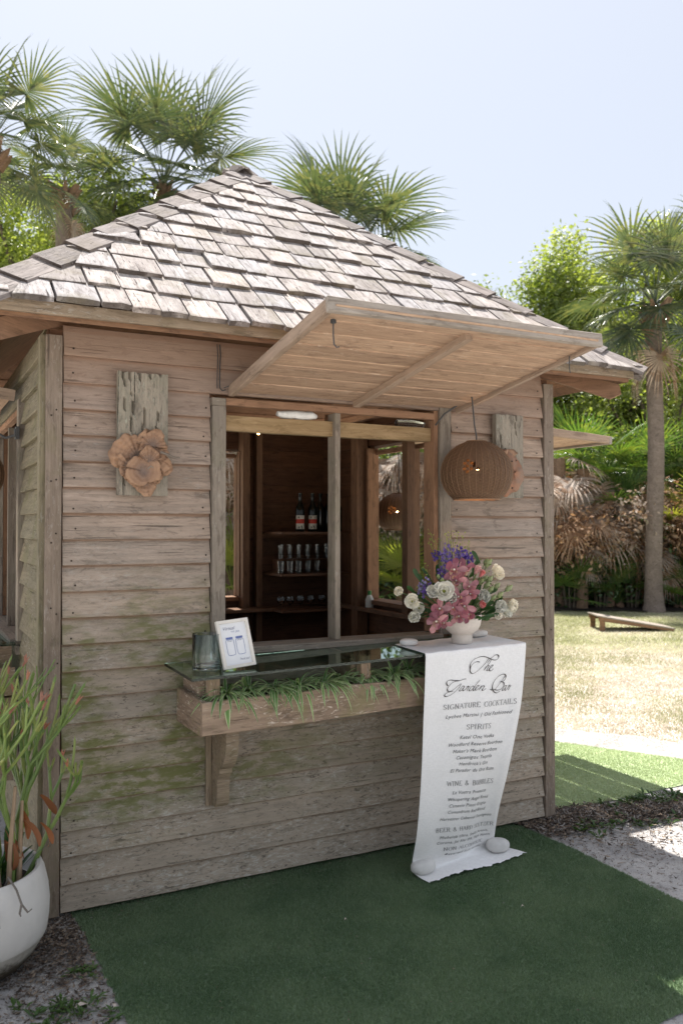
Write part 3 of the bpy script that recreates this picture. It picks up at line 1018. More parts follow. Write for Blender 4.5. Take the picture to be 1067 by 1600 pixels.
NRM = [face_frame(EC[i], EC[(i + 1) % 4], APEX)[2] for i in range(4)]
for i in range(4):
    hip_caps(EC[i], APEX, NRM[i], NRM[(i + 3) % 4], 40 + i)
pk = MB()
pk.add([(-.10, -.09, -.05), (.10, -.09, -.05), (.10, .09, -.05), (-.10, .09, -.05), (-.055, -.035, .012), (.055, -.035, .014), (.055, .035, .012), (-.055, .035, .010)],
       [(0, 1, 5, 4), (1, 2, 6, 5), (2, 3, 7, 6), (3, 0, 4, 7), (4, 5, 6, 7), (3, 2, 1, 0)])
pk.build('ridge_cap', M_CAPW, roof, False, tuple(APEX + Vector((-.01, 0, .030))), (0, rad(-3), rad(5)))

# fascia boards, eave lining, hip rafters
for (loc, rz, L) in (((-EO + .02, -EO + .035, 0), 0, W + 2 * EO - .04), ((-EO + .0, D + EO - .02, 0), -PI / 2, D + 2 * EO - .04),
                     ((W + EO - .035, -EO + .02, 0), PI / 2, D + 2 * EO - .04), ((W + EO - .02, D + EO - .035, 0), PI, W + 2 * EO - .04)):
    board('fascia_board', L, .050, .022, M_BRKT, roof, (loc[0], loc[1], ZE - .030), (0, 0, rz), wob=.002)
    # lining boards under the eave (run along the eave, rise inwards)
for (ax, sgn) in (('f', 0), ('r', 1), ('b', 2), ('l', 3)):
    A, B = EC[sgn], EC[(sgn + 1) % 4]
    ux, up, nrm, px, Ls, Lw = face_frame(A, B, APEX)
    inset = .06
    for k in range(2):
        s = .06 + k * .17
        m = .05 + s * .85
        p = A + ux * (Lw - m) + up * s - nrm * .052
        R = Matrix((-ux, nrm, up)).transposed()
        o = board('soffit_board', Lw - 2 * m, .165, .012, M_RED, roof, (0, 0, 0))
        o.matrix_local = Matrix.Translation(p) @ R.to_4x4()
    # a plain frieze board above the top clapboard
for i, (cx, cy) in enumerate(((XL, 0), (W, 0), (W, D), (XL, D))):
    dx, dy = (-1 if cx < 1 else 1), (-1 if cy == 0 else 1)
    end = Vector((cx + dx * (EO - .07), cy + dy * (EO - .07), 0))
    a = math.atan2(dy, dx)
    mb = MB()
    # hip rafter tail: a deep board on edge, cut plumb at the end
    t = .022
    Lh = math.hypot(EO - .07, EO - .07)
    prof = [(-.12, 2.54), (-.12, 2.62), (Lh, 2.45), (Lh + .01, 2.40), (Lh - .05, 2.375), (.10, 2.46)]
    vs = [(p[0], -t, p[1]) for p in prof] + [(p[0], t, p[1]) for p in prof]
    n = len(prof)
    fs = [tuple(range(n)), tuple(range(2 * n - 1, n - 1, -1))] + [(k, n + k, n + (k + 1) % n, (k + 1) % n) for k in range(n)]
    mb.add(vs, fs)
    mb.build('hip_rafter', M_RED, roof, False, (cx, cy, 0), (0, 0, a))

# metal fittings on the front: hooks and hasps
def hook(pts, r, parent, name='hook'):
    return MB().tube(pts, r, 6).build(name, M_METAL, parent, True)


y0, z0 = AP(.97, -.01)
hook([(.80, y0, z0 - .0), (.80, y0, z0 - .055), (.803, y0, z0 - .09), (.812, y0 - .003, z0 - .10), (.824, y0, z0 - .097)], .0028, aw)
MB().lathe([(.011, 0), (.011, .012), (.004, .016)], 10).build('hook_eye', M_METAL, aw, True, (.80, y0, z0 - .012))
y1, z1 = AP(.90, -.008)
hook([(1.99, y1, z1), (1.99, y1, z1 - .05), (1.995, y1, z1 - .075)], .0025, aw)
hook([(.765, -.026, 2.50), (.768, -.03, 2.45), (.765, -.028, 2.40), (.765, -.026, 2.30), (.775, -.035, 2.285), (.79, -.04, 2.29)], .0028, front, 'wall_hook')
hook([(.752, -.026, 2.50), (.755, -.03, 2.44), (.752, -.028, 2.33), (.752, -.03, 2.295)], .0022, front, 'wall_hook')
hook([(.785, -.03, 2.30), (.81, -.05, 2.31), (.83, -.04, 2.322)], .002, front, 'wall_hook')

# roll of white cloth tucked over the header beam
m = MB()
pts = [(1.02 + .03 * k, .04 + .004 * math.sin(k), 2.205 + .003 * math.cos(k * 2.1)) for k in range(8)]
m.tube(pts, [.012, .02, .023, .021, .024, .022, .021, .012], 10)
o = m.build('rolled_cloth', plain('white_cotton', (.75, .74, .70), .9), None, True)
tag(o, 'white cloth roll tucked above the light wooden beam of the serving window', 'rolled cloth')
m = MB(); m.tube([(1.70, .05, 2.20), (1.80, .05, 2.203), (1.87, .05, 2.20)], [.02, .022, .015], 8)
o = m.build('clear_tube_roll', glass('clear_plastic', (.9, .93, .95), .15), None, True)
tag(o, 'clear plastic roll lying above the right half of the window beam', 'plastic roll')

# ------------------------------------------------------------------ serving shelf: glass top, planter box, brackets (fixed to the hut)
shelf = empty('serving_shelf', (0, 0, 0), (0, 0, 0), hut)
TILT = .021
GZ = lambda x: 1.036 + TILT * (x - .44)
gx0, gx1, gy0, gy1 = .435, 2.105, -.475, -.034
mb = MB()
vs = []
for x in (gx0, gx1):
    for y in (gy0, gy1):
        for z in (0, .012):
            xx = x + (.012 if (x == gx0 and y == gy1) else 0)
            vs.append((xx, y, GZ(x) + z))
mb.add(vs, [(0, 1, 3, 2), (4, 6, 7, 5), (0, 4, 5, 1), (2, 3, 7, 6), (0, 2, 6, 4), (1, 5, 7, 3)])
mb.build('glass_top', glass('shelf_glass', (.80, .90, .86), 0.01, 1.5), shelf)
BX0, BX1, BY0, BY1, BZ0, BZ1 = .505, 2.09, -.375, -.034, .795, .930
tl = math.atan(TILT)
o = board('front_plank', BX1 - BX0, BZ1 - BZ0, .026, M_BOXW, shelf, (BX0, BY0, BZ0), (0, -tl, 0), wob=.004)
o = board('end_plank', .34, BZ1 - BZ0 + .012, .022, M_BOXW, shelf, (BX0 + .022, BY1 - .0, BZ0 - .008), (0, 0, -PI / 2), wob=.003)
board('end_plank', .34, BZ1 - BZ0, .022, M_BOXW, shelf, (BX1, BY1, BZ0 + .03), (0, 0, -PI / 2), wob=.003)
board('bottom_plank', BX1 - BX0 - .05, BY1 - BY0 - .01, .02, M_BOXW, shelf, (BX0 + .03, BY0 + .005, BZ0 + .022), (rad(-90), -tl, 0))
# posts that carry the glass
for x in (.575, 1.30, 2.02):
    vpost('glass_support_post', x - .024, x + .024, -.345, -.300, .83, GZ(x) - .002, M_BOXW, shelf)
    board('glass_support_rail', .24, GZ(x) - .93, .022, M_BOXW, shelf, (x - .022, -.04, .93), (0, 0, -PI / 2), seg=2)
soil = MB().box((BX0 + .03, BY0 + .004, .83), (BX1 - .03, BY1 - .004, .885))
soil.build('soil', plain('dark_soil', (.035, .027, .02), .95, nscale=60), shelf)


def scroll_bracket(x):
    b = empty('bracket', (x, 0, 0), (0, 0, 0), shelf)
    # back plate against the wall, then the sawn scroll profile
    board('back_plate', .40, .028, .022, M_BRKT, b, (.022, -.012, .385), V_UP, seg=3)
    board('back_plate', .40, .024, .018, M_TRIM, b, (.106, -.012, .385), V_UP, seg=3)
    prof = [(-.03, .80), (-.212, .80), (-.220, .76), (-.222, .72), (-.218, .68), (-.205, .64), (-.182, .605), (-.155, .58), (-.135, .572), (-.135, .552),
            (-.120, .545), (-.108, .525), (-.102, .49), (-.100, .44), (-.092, .405), (-.075, .388), (-.03, .385)]
    t = .056
    vs = [(.022, y, z) for y, z in prof] + [(.025 + t, y, z) for y, z in prof]
    n = len(prof)
    fs = [tuple(range(n)), tuple(range(2 * n - 1, n - 1, -1))] + [(k, n + k, n + (k + 1) % n, (k + 1) % n) for k in range(n)]
    me = np_mesh('scroll', vs, fs, M_BRKT)
    link('scroll', me, b)
    return b


scroll_bracket(.648)
scroll_bracket(1.93)

# the same shelf is fixed under the left side opening
def copy_tree(o, parent=None):
    c = o.copy(); COL.objects.link(c); c.parent = parent
    for ch in list(o.children): copy_tree(ch, c)
    return c


side_shelf = copy_tree(shelf, hut)
side_shelf.location = (XL, D, 0)
side_shelf.rotation_euler = (0, 0, -PI / 2)

# ---- back-wall shelves inside the bar
ish = empty('bottle_shelves', (0, 0, 0), (0, 0, 0), hut)
SHX0, SHX1, SHY0, SHY1 = 2.03, W - .05, 2.33, D - .05
for z in (1.60, 1.27, .985):
    board('shelf_board', SHX1 - SHX0, SHY1 - SHY0, .02, M_INT, ish, (SHX0, SHY0, z), (rad(-90), 0, 0), seg=3)
for x in (SHX1 - .02,):
    vpost('shelf_side', x, x + .018, SHY0, SHY1, .1, 1.9, M_INT, ish)

# ---- bottles and glasses
M_BOT = NT('dark_bottle_glass')
M_BOT = M_BOT.pbr((.008, .012, .010), .12, None, .6)
M_LABW = plain('bottle_label_cream', (.62, .60, .52), .6)
M_LABR = plain('bottle_label_red', (.55, .06, .04), .6)
M_LABG = plain('bottle_label_print', (.07, .10, .07), .6)
M_CLEAR = glass('drink_glass', (.96, .98, .98), 0, 1.45)


def bottle(x, y, z, label, lab=True, grp='wine bottles on the top shelf'):
    t = empty('wine_bottle', (x, y, z), (0, 0, rad(-20)))
    tag(t, label, 'bottle', grp)
    MB().lathe([(.034, 0), (.037, .006), (.037, .19), (.034, .215), (.020, .245), (.0145, .26), (.0145, .315), (.016, .317), (.016, .33), (.0, .331)], 18).build('bottle_body', M_BOT, t, True)
    if lab:
        m = MB()
        for (z0, z1, mi, r) in ((.04, .085, 0, .0376), (.085, .120, 1, .0379), (.120, .150, 0, .0376)):
            n = 10
            vs = []
            for k in range(n + 1):
                a = rad(-90) + rad(-62) + rad(124) * k / n
                vs += [(r * math.cos(a), r * math.sin(a), z0), (r * math.cos(a), r * math.sin(a), z1)]
            m.add(vs, [(2 * k, 2 * k + 2, 2 * k + 3, 2 * k + 1) for k in range(n)], mi)
        for (a, zz) in ((-105, .055), (-75, .062), (-110, .135), (-70, .05)):
            a = rad(a)
            m.add([(.0382 * math.cos(a + d) , .0382 * math.sin(a + d), zz + e) for d, e in ((-.15, -.006), (.15, -.007), (.1, .006), (-.12, .007))], [(0, 1, 2, 3)], 2)
        m.build('bottle_label', [M_LABW, M_LABR, M_LABG], t)
    return t


bottle(2.245, 2.46, 1.601, 'dark wine bottle with cream and red label, left one beside the centre post')
bottle(2.355, 2.46, 1.601, 'dark wine bottle with cream and red label, second from left, nearer the centre post')
for i, (x, lab, l) in enumerate(((2.445, False, 'dark unlabelled bottle right behind the window centre post on the top shelf'), (2.52, True, 'dark bottle just right of the window centre post on the top shelf'),
                                 (2.605, False, 'dark bottle at the right end of the top shelf in shadow'))):
    bottle(x, 2.50, 1.601, l, False)


def glassware(x, y, z, h, r, label, grp, stem=False, name='drinking_glass'):
    if stem:
        prof = [(.032, 0), (.030, .003), (.004, .008), (.004, h * .42), (.02, h * .5), (r, h * .72), (r * .9, h), (r * .87, h), (r * .95, h * .72), (.015, h * .53), (0, h * .5)]
    else:
        prof = [(0, 0), (r * .8, 0), (r, h), (r - .001, h), (r * .8 - .001, .006), (0, .006)]
    o = MB().lathe(prof, 14, close=False).build(name, M_CLEAR, None, True, (x, y, z))
    tag(o, label, 'glass', grp)
    return o


gpos = ['far left', 'second', 'third', 'fourth', 'fifth', 'sixth', 'last']
for k, x in enumerate((2.12, 2.20, 2.28, 2.36, 2.445, 2.53)):
    glassware(x, 2.56, 1.401, .115, .027, 'clear tumbler in the upper row on the middle shelf, %s from the left' % gpos[k], 'upper row of tumblers on the middle shelf')
mb = MB().box((2.07, 2.50, 1.271), (2.60, 2.62, 1.282)).box((2.07, 2.50, 1.390), (2.60, 2.62, 1.400)).box((2.07, 2.50, 1.282), (2.085, 2.62, 1.39)).box((2.585, 2.50, 1.282), (2.60, 2.62, 1.39))
o = mb.build('rack_riser', M_INT); tag(o, 'dark small riser shelf that carries the upper row of tumblers', 'shelf riser')
for k, x in enumerate((2.06, 2.14, 2.215, 2.30, 2.38, 2.50)):
    glassware(x, 2.42, 1.271, .115, .029, 'clear tumbler in the front row on the middle shelf, %s from the left' % gpos[k], 'front row of tumblers on the middle shelf')
for k, x in enumerate((2.07, 2.15, 2.24, 2.33, 2.43, 2.52)):
    glassware(x, 2.44, .986, .12, .034, 'clear stemmed glass on the lowest shelf, %s from the left' % gpos[k], 'stemmed glasses on the lowest shelf', True, 'stem_glass')
o = MB().lathe([(.03, 0), (.032, .004), (.032, .09), (.02, .115), (.013, .125), (.013, .15), (0, .151)], 16).build('small_bottle', plain('white_label_bottle', (.65, .68, .62), .3), None, True, (2.60, 1.95, 1.012))
tag(o, 'small white bottle with green top standing at the far side window sill', 'small bottle')
MB().lathe([(.0145, 0), (.0145, .04), (0, .041)], 12).build('green_top', plain('green_plastic', (.05, .22, .06), .4), o, True, (0, 0, .115))

# string bulbs glowing under the ceiling
M_BULB = emit('warm_bulb', (1.0, .55, .18), 28)
for (x, y, z, l) in ((1.384, 1.2, 2.262, 'lit warm string bulb under the ceiling, left one'), (1.689, 1.2, 2.276, 'lit warm string bulb under the ceiling, right one')):
    o = MB().lathe([(.0, -.026), (.008, -.02), (.011, -.006), (.009, .008), (.006, .014)], 10).build('string_bulb', M_BULB, None, True, (x, y, z))
    tag(o, l, 'light bulb', 'string bulbs inside the bar')
    MB().lathe([(.008, .012), (.008, .035), (0, .036)], 10).build('socket', M_METAL, o, True)
m = MB()
m.tube([(.12, 1.2, 2.33), (.8, 1.2, 2.315), (1.384, 1.2, 2.295), (1.55, 1.2, 2.312), (1.689, 1.2, 2.308), (2.1, 1.2, 2.325), (2.6, 1.2, 2.33)], .004, 6)
tag(m.build('light_string_cable', M_METAL, None, True), 'black cable of the string lights stretched across the dark interior', 'cable')

# ------------------------------------------------------------------ wicker pendant lamps
M_WICK = NT('brown_wicker')
t = M_WICK
v = t.objvec(False)
sepw = t.n.new('ShaderNodeSeparateXYZ'); t.l.new(v, sepw.inputs[0])
ang_ = t.math('ARCTAN2', sepw.outputs[1], sepw.outputs[0])
weave = t.math('MULTIPLY', t.math('SINE', t.math('MULTIPLY', sepw.outputs[2], 900)), t.math('SINE', t.math('MULTIPLY', ang_, 32)))
nn = t.noise(v, 14, 4)
colw = t.mix(t.step(weave, -.3, .7), (.13, .072, .038), (.24, .14, .078))
colw = t.mix(t.step(nn, .35, .7, 0, .5), colw, (.13, .07, .04))
M_WICK = t.pbr(colw, .6, t.bump(weave, .8, .004), .3)
M_RIB = plain('wicker_rib', (.24, .14, .08), .6)
M_FIL = emit('lamp_filament', (1.0, .52, .2), 30)


def pendant(loc, label, cord_top, seed=0, glow=True):
    R = .180
    t = empty('wicker_pendant_lamp', loc)
    tag(t, label, 'pendant lamp', 'globe wicker lamps at the windows')
    prof = []
    r = random.Random(seed)
    NB = 34
    for i in range(27):
        ph = rad(16) + (rad(140) - rad(16)) * i / 26
        prof.append((R * math.sin(ph), R * .94 * math.cos(ph)))
    # thin shell of stakes and weave with real openings around the lamp's waist
    nseg = 68
    vs, fs = [], []
    for i, (rr, z) in enumerate(prof):
        for k in range(nseg):
            a = 2 * PI * k / nseg
            bulge = 1.0 + .008 * (1 if k % 2 else -1)
            vs.append((rr * bulge * math.cos(a), rr * bulge * math.sin(a), z))
    n0 = len(vs)
    for i, (rr, z) in enumerate(prof):
        for k in range(nseg):
            a = 2 * PI * k / nseg
            vs.append((rr * .975 * math.cos(a), rr * .975 * math.sin(a), z * .98))
    # small gaps in the weave on the camera side where the bulb shows
    gaps = set()
    for (i, k) in ((12, 0), (12, 2), (13, 1), (13, 3), (14, 0), (14, 2), (15, 1), (12, 3), (11, 1), (14, 4)):
        for kk in range(0, nseg, nseg // 2):
            gaps.add((i, (k + 40 + kk) % nseg))
    for i in range(len(prof) - 1):
        for k in range(nseg):
            if (i, k) in gaps: continue
            k2 = (k + 1) % nseg
            fs.append((i * nseg + k, i * nseg + k2, (i + 1) * nseg + k2, (i + 1) * nseg + k))
            fs.append((n0 + (i + 1) * nseg + k, n0 + (i + 1) * nseg + k2, n0 + i * nseg + k2, n0 + i * nseg + k))
    for i in (0, len(prof) - 1):
        for k in range(nseg):
            k2 = (k + 1) % nseg
            fs.append((i * nseg + k, i * nseg + k2, n0 + i * nseg + k2, n0 + i * nseg + k))
    sh_ = link('woven_shade', np_mesh('woven_shade', vs, fs, M_WICK, None, True), t)
    m = MB()
    for k in range(NB):
        a = 2 * PI * k / NB
        m.tube([(rr * 1.012 * math.cos(a), rr * 1.012 * math.sin(a), z) for rr, z in prof[::3]], .0015, 5, cap=False)
    m.build('shade_ribs', M_RIB, t, True)
    for (rr, z) in (prof[0], prof[-1]):
        MB().tube([(rr * math.cos(2 * PI * k / 28), rr * math.sin(2 * PI * k / 28), z) for k in range(29)], .005, 6, cap=False).build('rim_hoop', M_RIB, t, True)
    MB().lathe([(.012, .055), (.018, .02), (.018, .0), (0, -.001)], 12, c=(0, 0, .02)).build('bulb_socket', M_METAL, t, True)
    MB().lathe([(0, -.045), (.018, -.04), (.028, -.018), (.026, .002), (.012, .02)], 14).build('bulb', M_FIL, t, True)
    top = Vector(cord_top) - Vector(loc)
    MB().tube([(0, 0, .06), (.0, 0, .19), top * .6 + Vector((.006, 0, 0)), top], .0042, 6).build('cord', M_METAL, t, True)
    return t


pendant((1.985, -.262, 1.925), 'brown wicker globe lamp hanging in front of the wall right of the serving window', (1.955, -.262, 2.335), 1)
pendant((W + .25, 2.10, 1.765), 'brown wicker globe lamp seen through the serving window outside the far side opening', (W + .25, 2.10, 2.31), 2)
pendant((-.325, .80, 1.915), 'brown wicker globe lamp at the left side window, cut off by the left picture edge', (-.325, .80, 2.335), 3)
# loose cable by the front lamp and on the left eave
o = MB().tube([(1.885, -.04, 2.19), (1.93, -.055, 2.25), (2.0, -.12, 2.31), (2.012, -.2, 2.335)], .0045, 6).build('lamp_cable', M_METAL, None, True)
tag(o, 'black cable running up the window corner to the front wicker lamp', 'cable')
o = MB().tube([(-.095, .72, 2.115), (-.14, .76, 2.10), (-.22, .82, 2.15), (-.30, .9, 2.25)], .0075, 6).build('lamp_cable', M_METAL, None, True)
tag(o, 'black cable looping from the mossy left wall under the left shutter', 'cable')
o = MB().box((-.104, .665, 2.09), (-.088, .72, 2.15)).box((-.110, .68, 2.10), (-.104, .70, 2.14)).build('cable_box', M_METAL)
tag(o, 'small dark junction box on the mossy left wall', 'junction box')

# ------------------------------------------------------------------ wall plaques with dried bracket fungus
def plaque_mesh(w, h, t, seed, cracks):
    """An upright split plank: local x up, local z across (board convention), with real open cracks running down from the top."""
    nx, nz = 40, 30
    r = random.Random(seed)
    vs, fs = [], []
    def depth(x, z):
        d = 0
        for (cz, x0, x1, cw) in cracks:
            if x0 < x < x1:
                wob = .004 * math.sin(x * 40 + cz * 90)
                f = math.sin(PI * (x - x0) / (x1 - x0)) if x1 < h else min(1, (x - x0) / .06)
                if abs(z - cz - wob) < cw * f: d = max(d, .016)
        return d
    for i in range(nx + 1):
        for k in range(nz + 1):
            x, z = h * i / nx, w * k / nz
            y = -t + depth(x, z) + r.uniform(-.0012, .0012)
            e = (r.uniform(-.004, .003) if i == nx else 0)
            vs.append((x + e, y, z))
    for i in range(nx):
        for k in range(nz):
            a = i * (nz + 1) + k
            fs.append((a, a + nz + 1, a + nz + 2, a + 1))
    b = len(vs)
    edge = [(i, 0) for i in range(nx + 1)] + [(nx, k) for k in range(1, nz + 1)] + [(i, nz) for i in range(nx - 1, -1, -1)] + [(0, k) for k in range(nz - 1, 0, -1)]
    for (i, k) in edge: vs.append((h * i / nx, 0, w * k / nz))
    n = len(edge)
    for q in range(n):
        q2 = (q + 1) % n
        i, k = edge[q]; i2, k2 = edge[q2]
        fs.append((i * (nz + 1) + k, b + q, b + q2, i2 * (nz + 1) + k2))
    return vs, fs


def fungus_mat():
    t = NT('dried_fungus')
    v = t.objvec(False)
    ln = t.n.new('ShaderNodeVectorMath'); ln.operation = 'LENGTH'; t.l.new(v, ln.inputs[0])
    d = ln.outputs['Value']
    w = t.n.new('ShaderNodeVectorMath'); w.operation = 'ADD'; t.l.new(v, w.inputs[0])
    n = t.noise(v, 22, 4, .6)
    rings = t.math('SINE', t.math('ADD', t.math('MULTIPLY', d, 330), t.math('MULTIPLY', n, 9)))
    c = t.ramp(t.math('ADD', t.math('MULTIPLY', d, 9.5), t.math('MULTIPLY', n, .25)), [(0.08, (.13, .10, .09)), (.34, (.19, .13, .10)), (.55, (.27, .16, .10)), (.80, (.36, .215, .13))])
    c = t.mix(t.step(rings, .2, .95, 0, .16), c, (.16, .085, .05))
    return t.pbr(c, .6, t.bump(t.math('ADD', rings, n), .35, .003), .35)


M_FUN = fungus_mat()


def fungus_cap(parent, loc, r0, a0, a1, seed, tilt=.3, ruff=.012, rot=0):
    """A wavy fan in local x-z facing -y."""
    r = random.Random(seed)
    na, nrad = 40, 9
    vs, fs = [], []
    ph = r.uniform(0, 6)
    for i in range(nrad + 1):
        q = i / nrad
        for k in range(na + 1):
            a = a0 + (a1 - a0) * k / na
            R = r0 * (1 + .16 * math.sin(a * 2.3 + ph) + .07 * math.sin(a * 5 + ph * 3) + .025 * math.sin(a * 14 + ph * 2))
            rr = R * q
            y = -.012 - tilt * rr * (1 - q * .5) + ruff * q * q * math.sin(a * 7 + ph) + ruff * .5 * q * math.sin(a * 17 + ph)
            vs.append((rr * math.cos(a), y, rr * math.sin(a)))
    n0 = len(vs)
    for i in range(nrad + 1):
        for k in range(na + 1):
            x, y, z = vs[i * (na + 1) + k]
            vs.append((x * .98, y + .008 + .006 * (1 - i / nrad), z * .98))
    for i in range(nrad):
        for k in range(na):
            a = i * (na + 1) + k
            fs.append((a, a + 1, a + na + 2, a + na + 1)); b = a + n0
            fs.append((b, b + na + 1, b + na + 2, b + 1))
    for k in range(na):
        a = nrad * (na + 1) + k
        fs.append((a, a + 1, a + 1 + n0, a + n0))
    for i in range(nrad):
        for k in (0, na):
            a = i * (na + 1) + k
            fs.append((a, a + na + 1, a + na + 1 + n0, a + n0))
    return link('fungus_cap', np_mesh('fungus_cap', vs, fs, M_FUN, None, True), parent, loc, (0, rot, 0))


pl = empty('fungus_plaque', (.231, -.026, 1.793))
tag(pl, 'grey-green cracked wooden plaque with rust-brown bracket fungus on the wall left of the serving window', 'wall plaque')
PWd, PH = .222, .540
vs, fs = plaque_mesh(PWd, PH, .026, 4, [(.045, .30, .385, .004), (.058, .245, .335, .003), (.107, .23, .415, .0045), (.160, .22, .47, .003), (.190, 0, .10, .003), (.19, .37, .44, .0025), (.037, .48, PH + 1, .003),
                                        (.085, .49, PH + 1, .005), (.125, .485, PH + 1, .006), (.172, .49, PH + 1, .006), (.195, .46, PH + 1, .004), (.062, .10, .2, .002), (.185, .1, .3, .002)])
pb = link('plank', np_mesh('plank', vs, fs, M_PLAQ), pl, (PWd, 0, 0), V_UP)
# caps: local origin at plaque's lower left corner
for (fx, fy, fz, fr, fa0, fa1, sd, tl_, rf) in ((.088, -.020, .165, .112, 70, 235, 3, .12, .010), (.142, -.030, .185, .088, -60, 150, 5, .25, .011), (.145, -.045, .215, .066, -10, 200, 6, .30, .008), (.155, -.030, .120, .072, -110, 80, 14, .22, .008),
                                             (.112, -.030, .075, .068, 180, 365, 9, .2, .005), (.102, -.048, .105, .070, -190, 169, 8, .36, .004), (.128, -.056, .140, .064, 20, 150, 19, .3, .009), (.060, -.030, .12, .066, 130, 290, 12, .25, .006)):
    fungus_cap(pl, (fx, fy, fz), fr, rad(fa0), rad(fa1), sd, tl_, rf)
MB().tube([(.175, -.075, .19), (.21, -.085, .178), (.24, -.085, .165), (.262, -.08, .168)], [.006, .005, .004, .002], 6).tube([(.20, -.08, .18), (.222, -.085, .155), (.235, -.08, .14)], [.004, .003, .002], 6).build('twig', M_DECK, pl, True)
MB().tube([(.112, -.105, .112), (.125, -.11, .125), (.135, -.105, .118)], .003, 6).build('twig', M_DECK, pl, True)

pr = empty('fungus_plaque', (2.262, -.030, 1.815))
tag(pr, 'grey upright plank plaque with a reddish burl, partly behind the front wicker lamp', 'wall plaque')
vs, fs = plaque_mesh(.185, .455, .034, 9, [(.05, .3, .46 + 1, .002), (.12, .1, .3, .002), (.15, .25, .4, .002)])
link('plank', np_mesh('plank', vs, fs, M_PLAQ), pr, (.185, 0, 0), V_UP)
def burl(parent, loc, sx, sz, sy, seed):
    r = random.Random(seed)
    n, mm = 26, 14
    vs, fs = [], []
    for i in range(mm + 1):
        ph = PI / 2 * i / mm
        for k in range(n):
            a = 2 * PI * k / n
            q = 1 + .10 * math.sin(3 * a + seed) + .06 * math.sin(7 * a + 2 * ph * 3) + r.uniform(-.02, .02)
            vs.append((sx * math.cos(ph) * math.cos(a) * q, -sy * math.sin(ph) * (1 + .1 * math.sin(5 * a)), sz * math.cos(ph) * math.sin(a) * q))
    for i in range(mm):
        for k in range(n):
            k2 = (k + 1) % n
            fs.append((i * n + k, i * n + k2, (i + 1) * n + k2, (i + 1) * n + k))
    t = NT('red_burl_wood')
    v = t.objvec()
    nz = t.noise(v, 18, 5, .65); vz = t.voro(v, 34)
    c = t.mix(t.step(nz, .3, .7), (.34, .16, .09), (.22, .15, .11))
    hole = t.step(t.math('ADD', vz, t.math('MULTIPLY', nz, .3)), .28, .36, 1, 0)
    c = t.mix(hole, c, (.03, .018, .012))
    m = t.pbr(c, .65, t.bump(t.math('SUBTRACT', nz, hole), .8, .008), .3)
    return link('burl', np_mesh('burl', vs, fs, m, None, True), parent, loc)
burl(pr, (.075, -.032, .13), .095, .125, .055, 2)
fungus_cap(pr, (.02, -.04, .16), .12, rad(40), rad(300), 21, .25, .012)

# ------------------------------------------------------------------ objects on the glass shelf
GT = lambda x: GZ(x) + .0125
# glass hurricane tumbler
gt = MB().lathe([(0, 0), (.056, 0), (.061, .004), (.062, .022), (.062, .150), (.061, .152), (.060, .150), (.060, .018), (.05, .012), (0, .012)], 36, close=False)
o = gt.build('glass_tumbler', M_CLEAR, None, True, (.555, -.30, GT(.555)))
tag(o, 'empty clear thick-bottomed glass at the left end of the glass shelf', 'glass')
o = MB().lathe([(0, 0), (.036, 0), (.040, .004), (.041, .10), (.0395, .10), (.0385, .006), (0, .004)], 24, close=False).build('glass_tumbler', M_CLEAR, None, True, (.625, -.20, GT(.62)))
tag(o, 'smaller clear glass behind the white framed sign on the glass shelf', 'glass')

# framed sign
def text_mesh(name, body, width, height=None, shear=0.0, spacing=1.0, thick=0.0):
    """Text as flat vertices and faces, centred at x, baseline at 0, scaled to the given width; returns (V, F)."""
    cu = bpy.data.curves.new(name, 'FONT')
    cu.body = body; cu.size = 1.0; cu.shear = shear; cu.space_character = spacing; cu.resolution_u = 2; cu.offset = thick
    cu.align_x = 'CENTER'
    ob = bpy.data.objects.new(name, cu)
    COL.objects.link(ob)
    dg = bpy.context.evaluated_depsgraph_get()
    me = bpy.data.meshes.new_from_object(ob.evaluated_get(dg))
    V = np.array([v.co[:] for v in me.vertices]); F = [tuple(p.vertices) for p in me.polygons]
    bpy.data.objects.remove(ob); bpy.data.curves.remove(cu); bpy.data.meshes.remove(me)
    x0, x1 = V[:, 0].min(), V[:, 0].max()
    s = width / (x1 - x0)
    V[:, 0] = (V[:, 0] - (x0 + x1) / 2) * s
    V[:, 1] *= (height / .72) if height else s
    return V, F


def stroke(pts, w0, w1, mapf, angle=rad(40), sub=6):
    """A calligraphic ribbon along a smooth line; thick on strokes that cross the pen angle. mapf turns (x, y) into a 3-D point."""
    P = [Vector((p[0], p[1])) for p in pts]
    out = []
    n = len(P)
    for i in range(n - 1):
        p0, p1, p2, p3 = P[max(i - 1, 0)], P[i], P[i + 1], P[min(i + 2, n - 1)]
        for k in range(sub):
            t = k / sub
            out.append(.5 * ((2 * p1) + (p2 - p0) * t + (2 * p0 - 5 * p1 + 4 * p2 - p3) * t * t + (3 * p1 - p0 - 3 * p2 + p3) * t ** 3))
    out.append(P[-1])
    vs, fs = [], []
    for i, p in enumerate(out):
        d = (out[min(i + 1, len(out) - 1)] - out[max(i - 1, 0)])
        d = d.normalized() if d.length > 1e-9 else Vector((1, 0))
        nn_ = Vector((-d.y, d.x))
        a = math.atan2(d.y, d.x)
        f = abs(math.sin(a - angle)) ** 2.2
        w = w0 + (w1 - w0) * f * (1 if 0 < i < len(out) - 1 else .5)
        vs += [mapf(*(p + nn_ * w / 2)), mapf(*(p - nn_ * w / 2))]
    for i in range(len(out) - 1): fs.append((2 * i, 2 * i + 1, 2 * i + 3, 2 * i + 2))
    return vs, fs


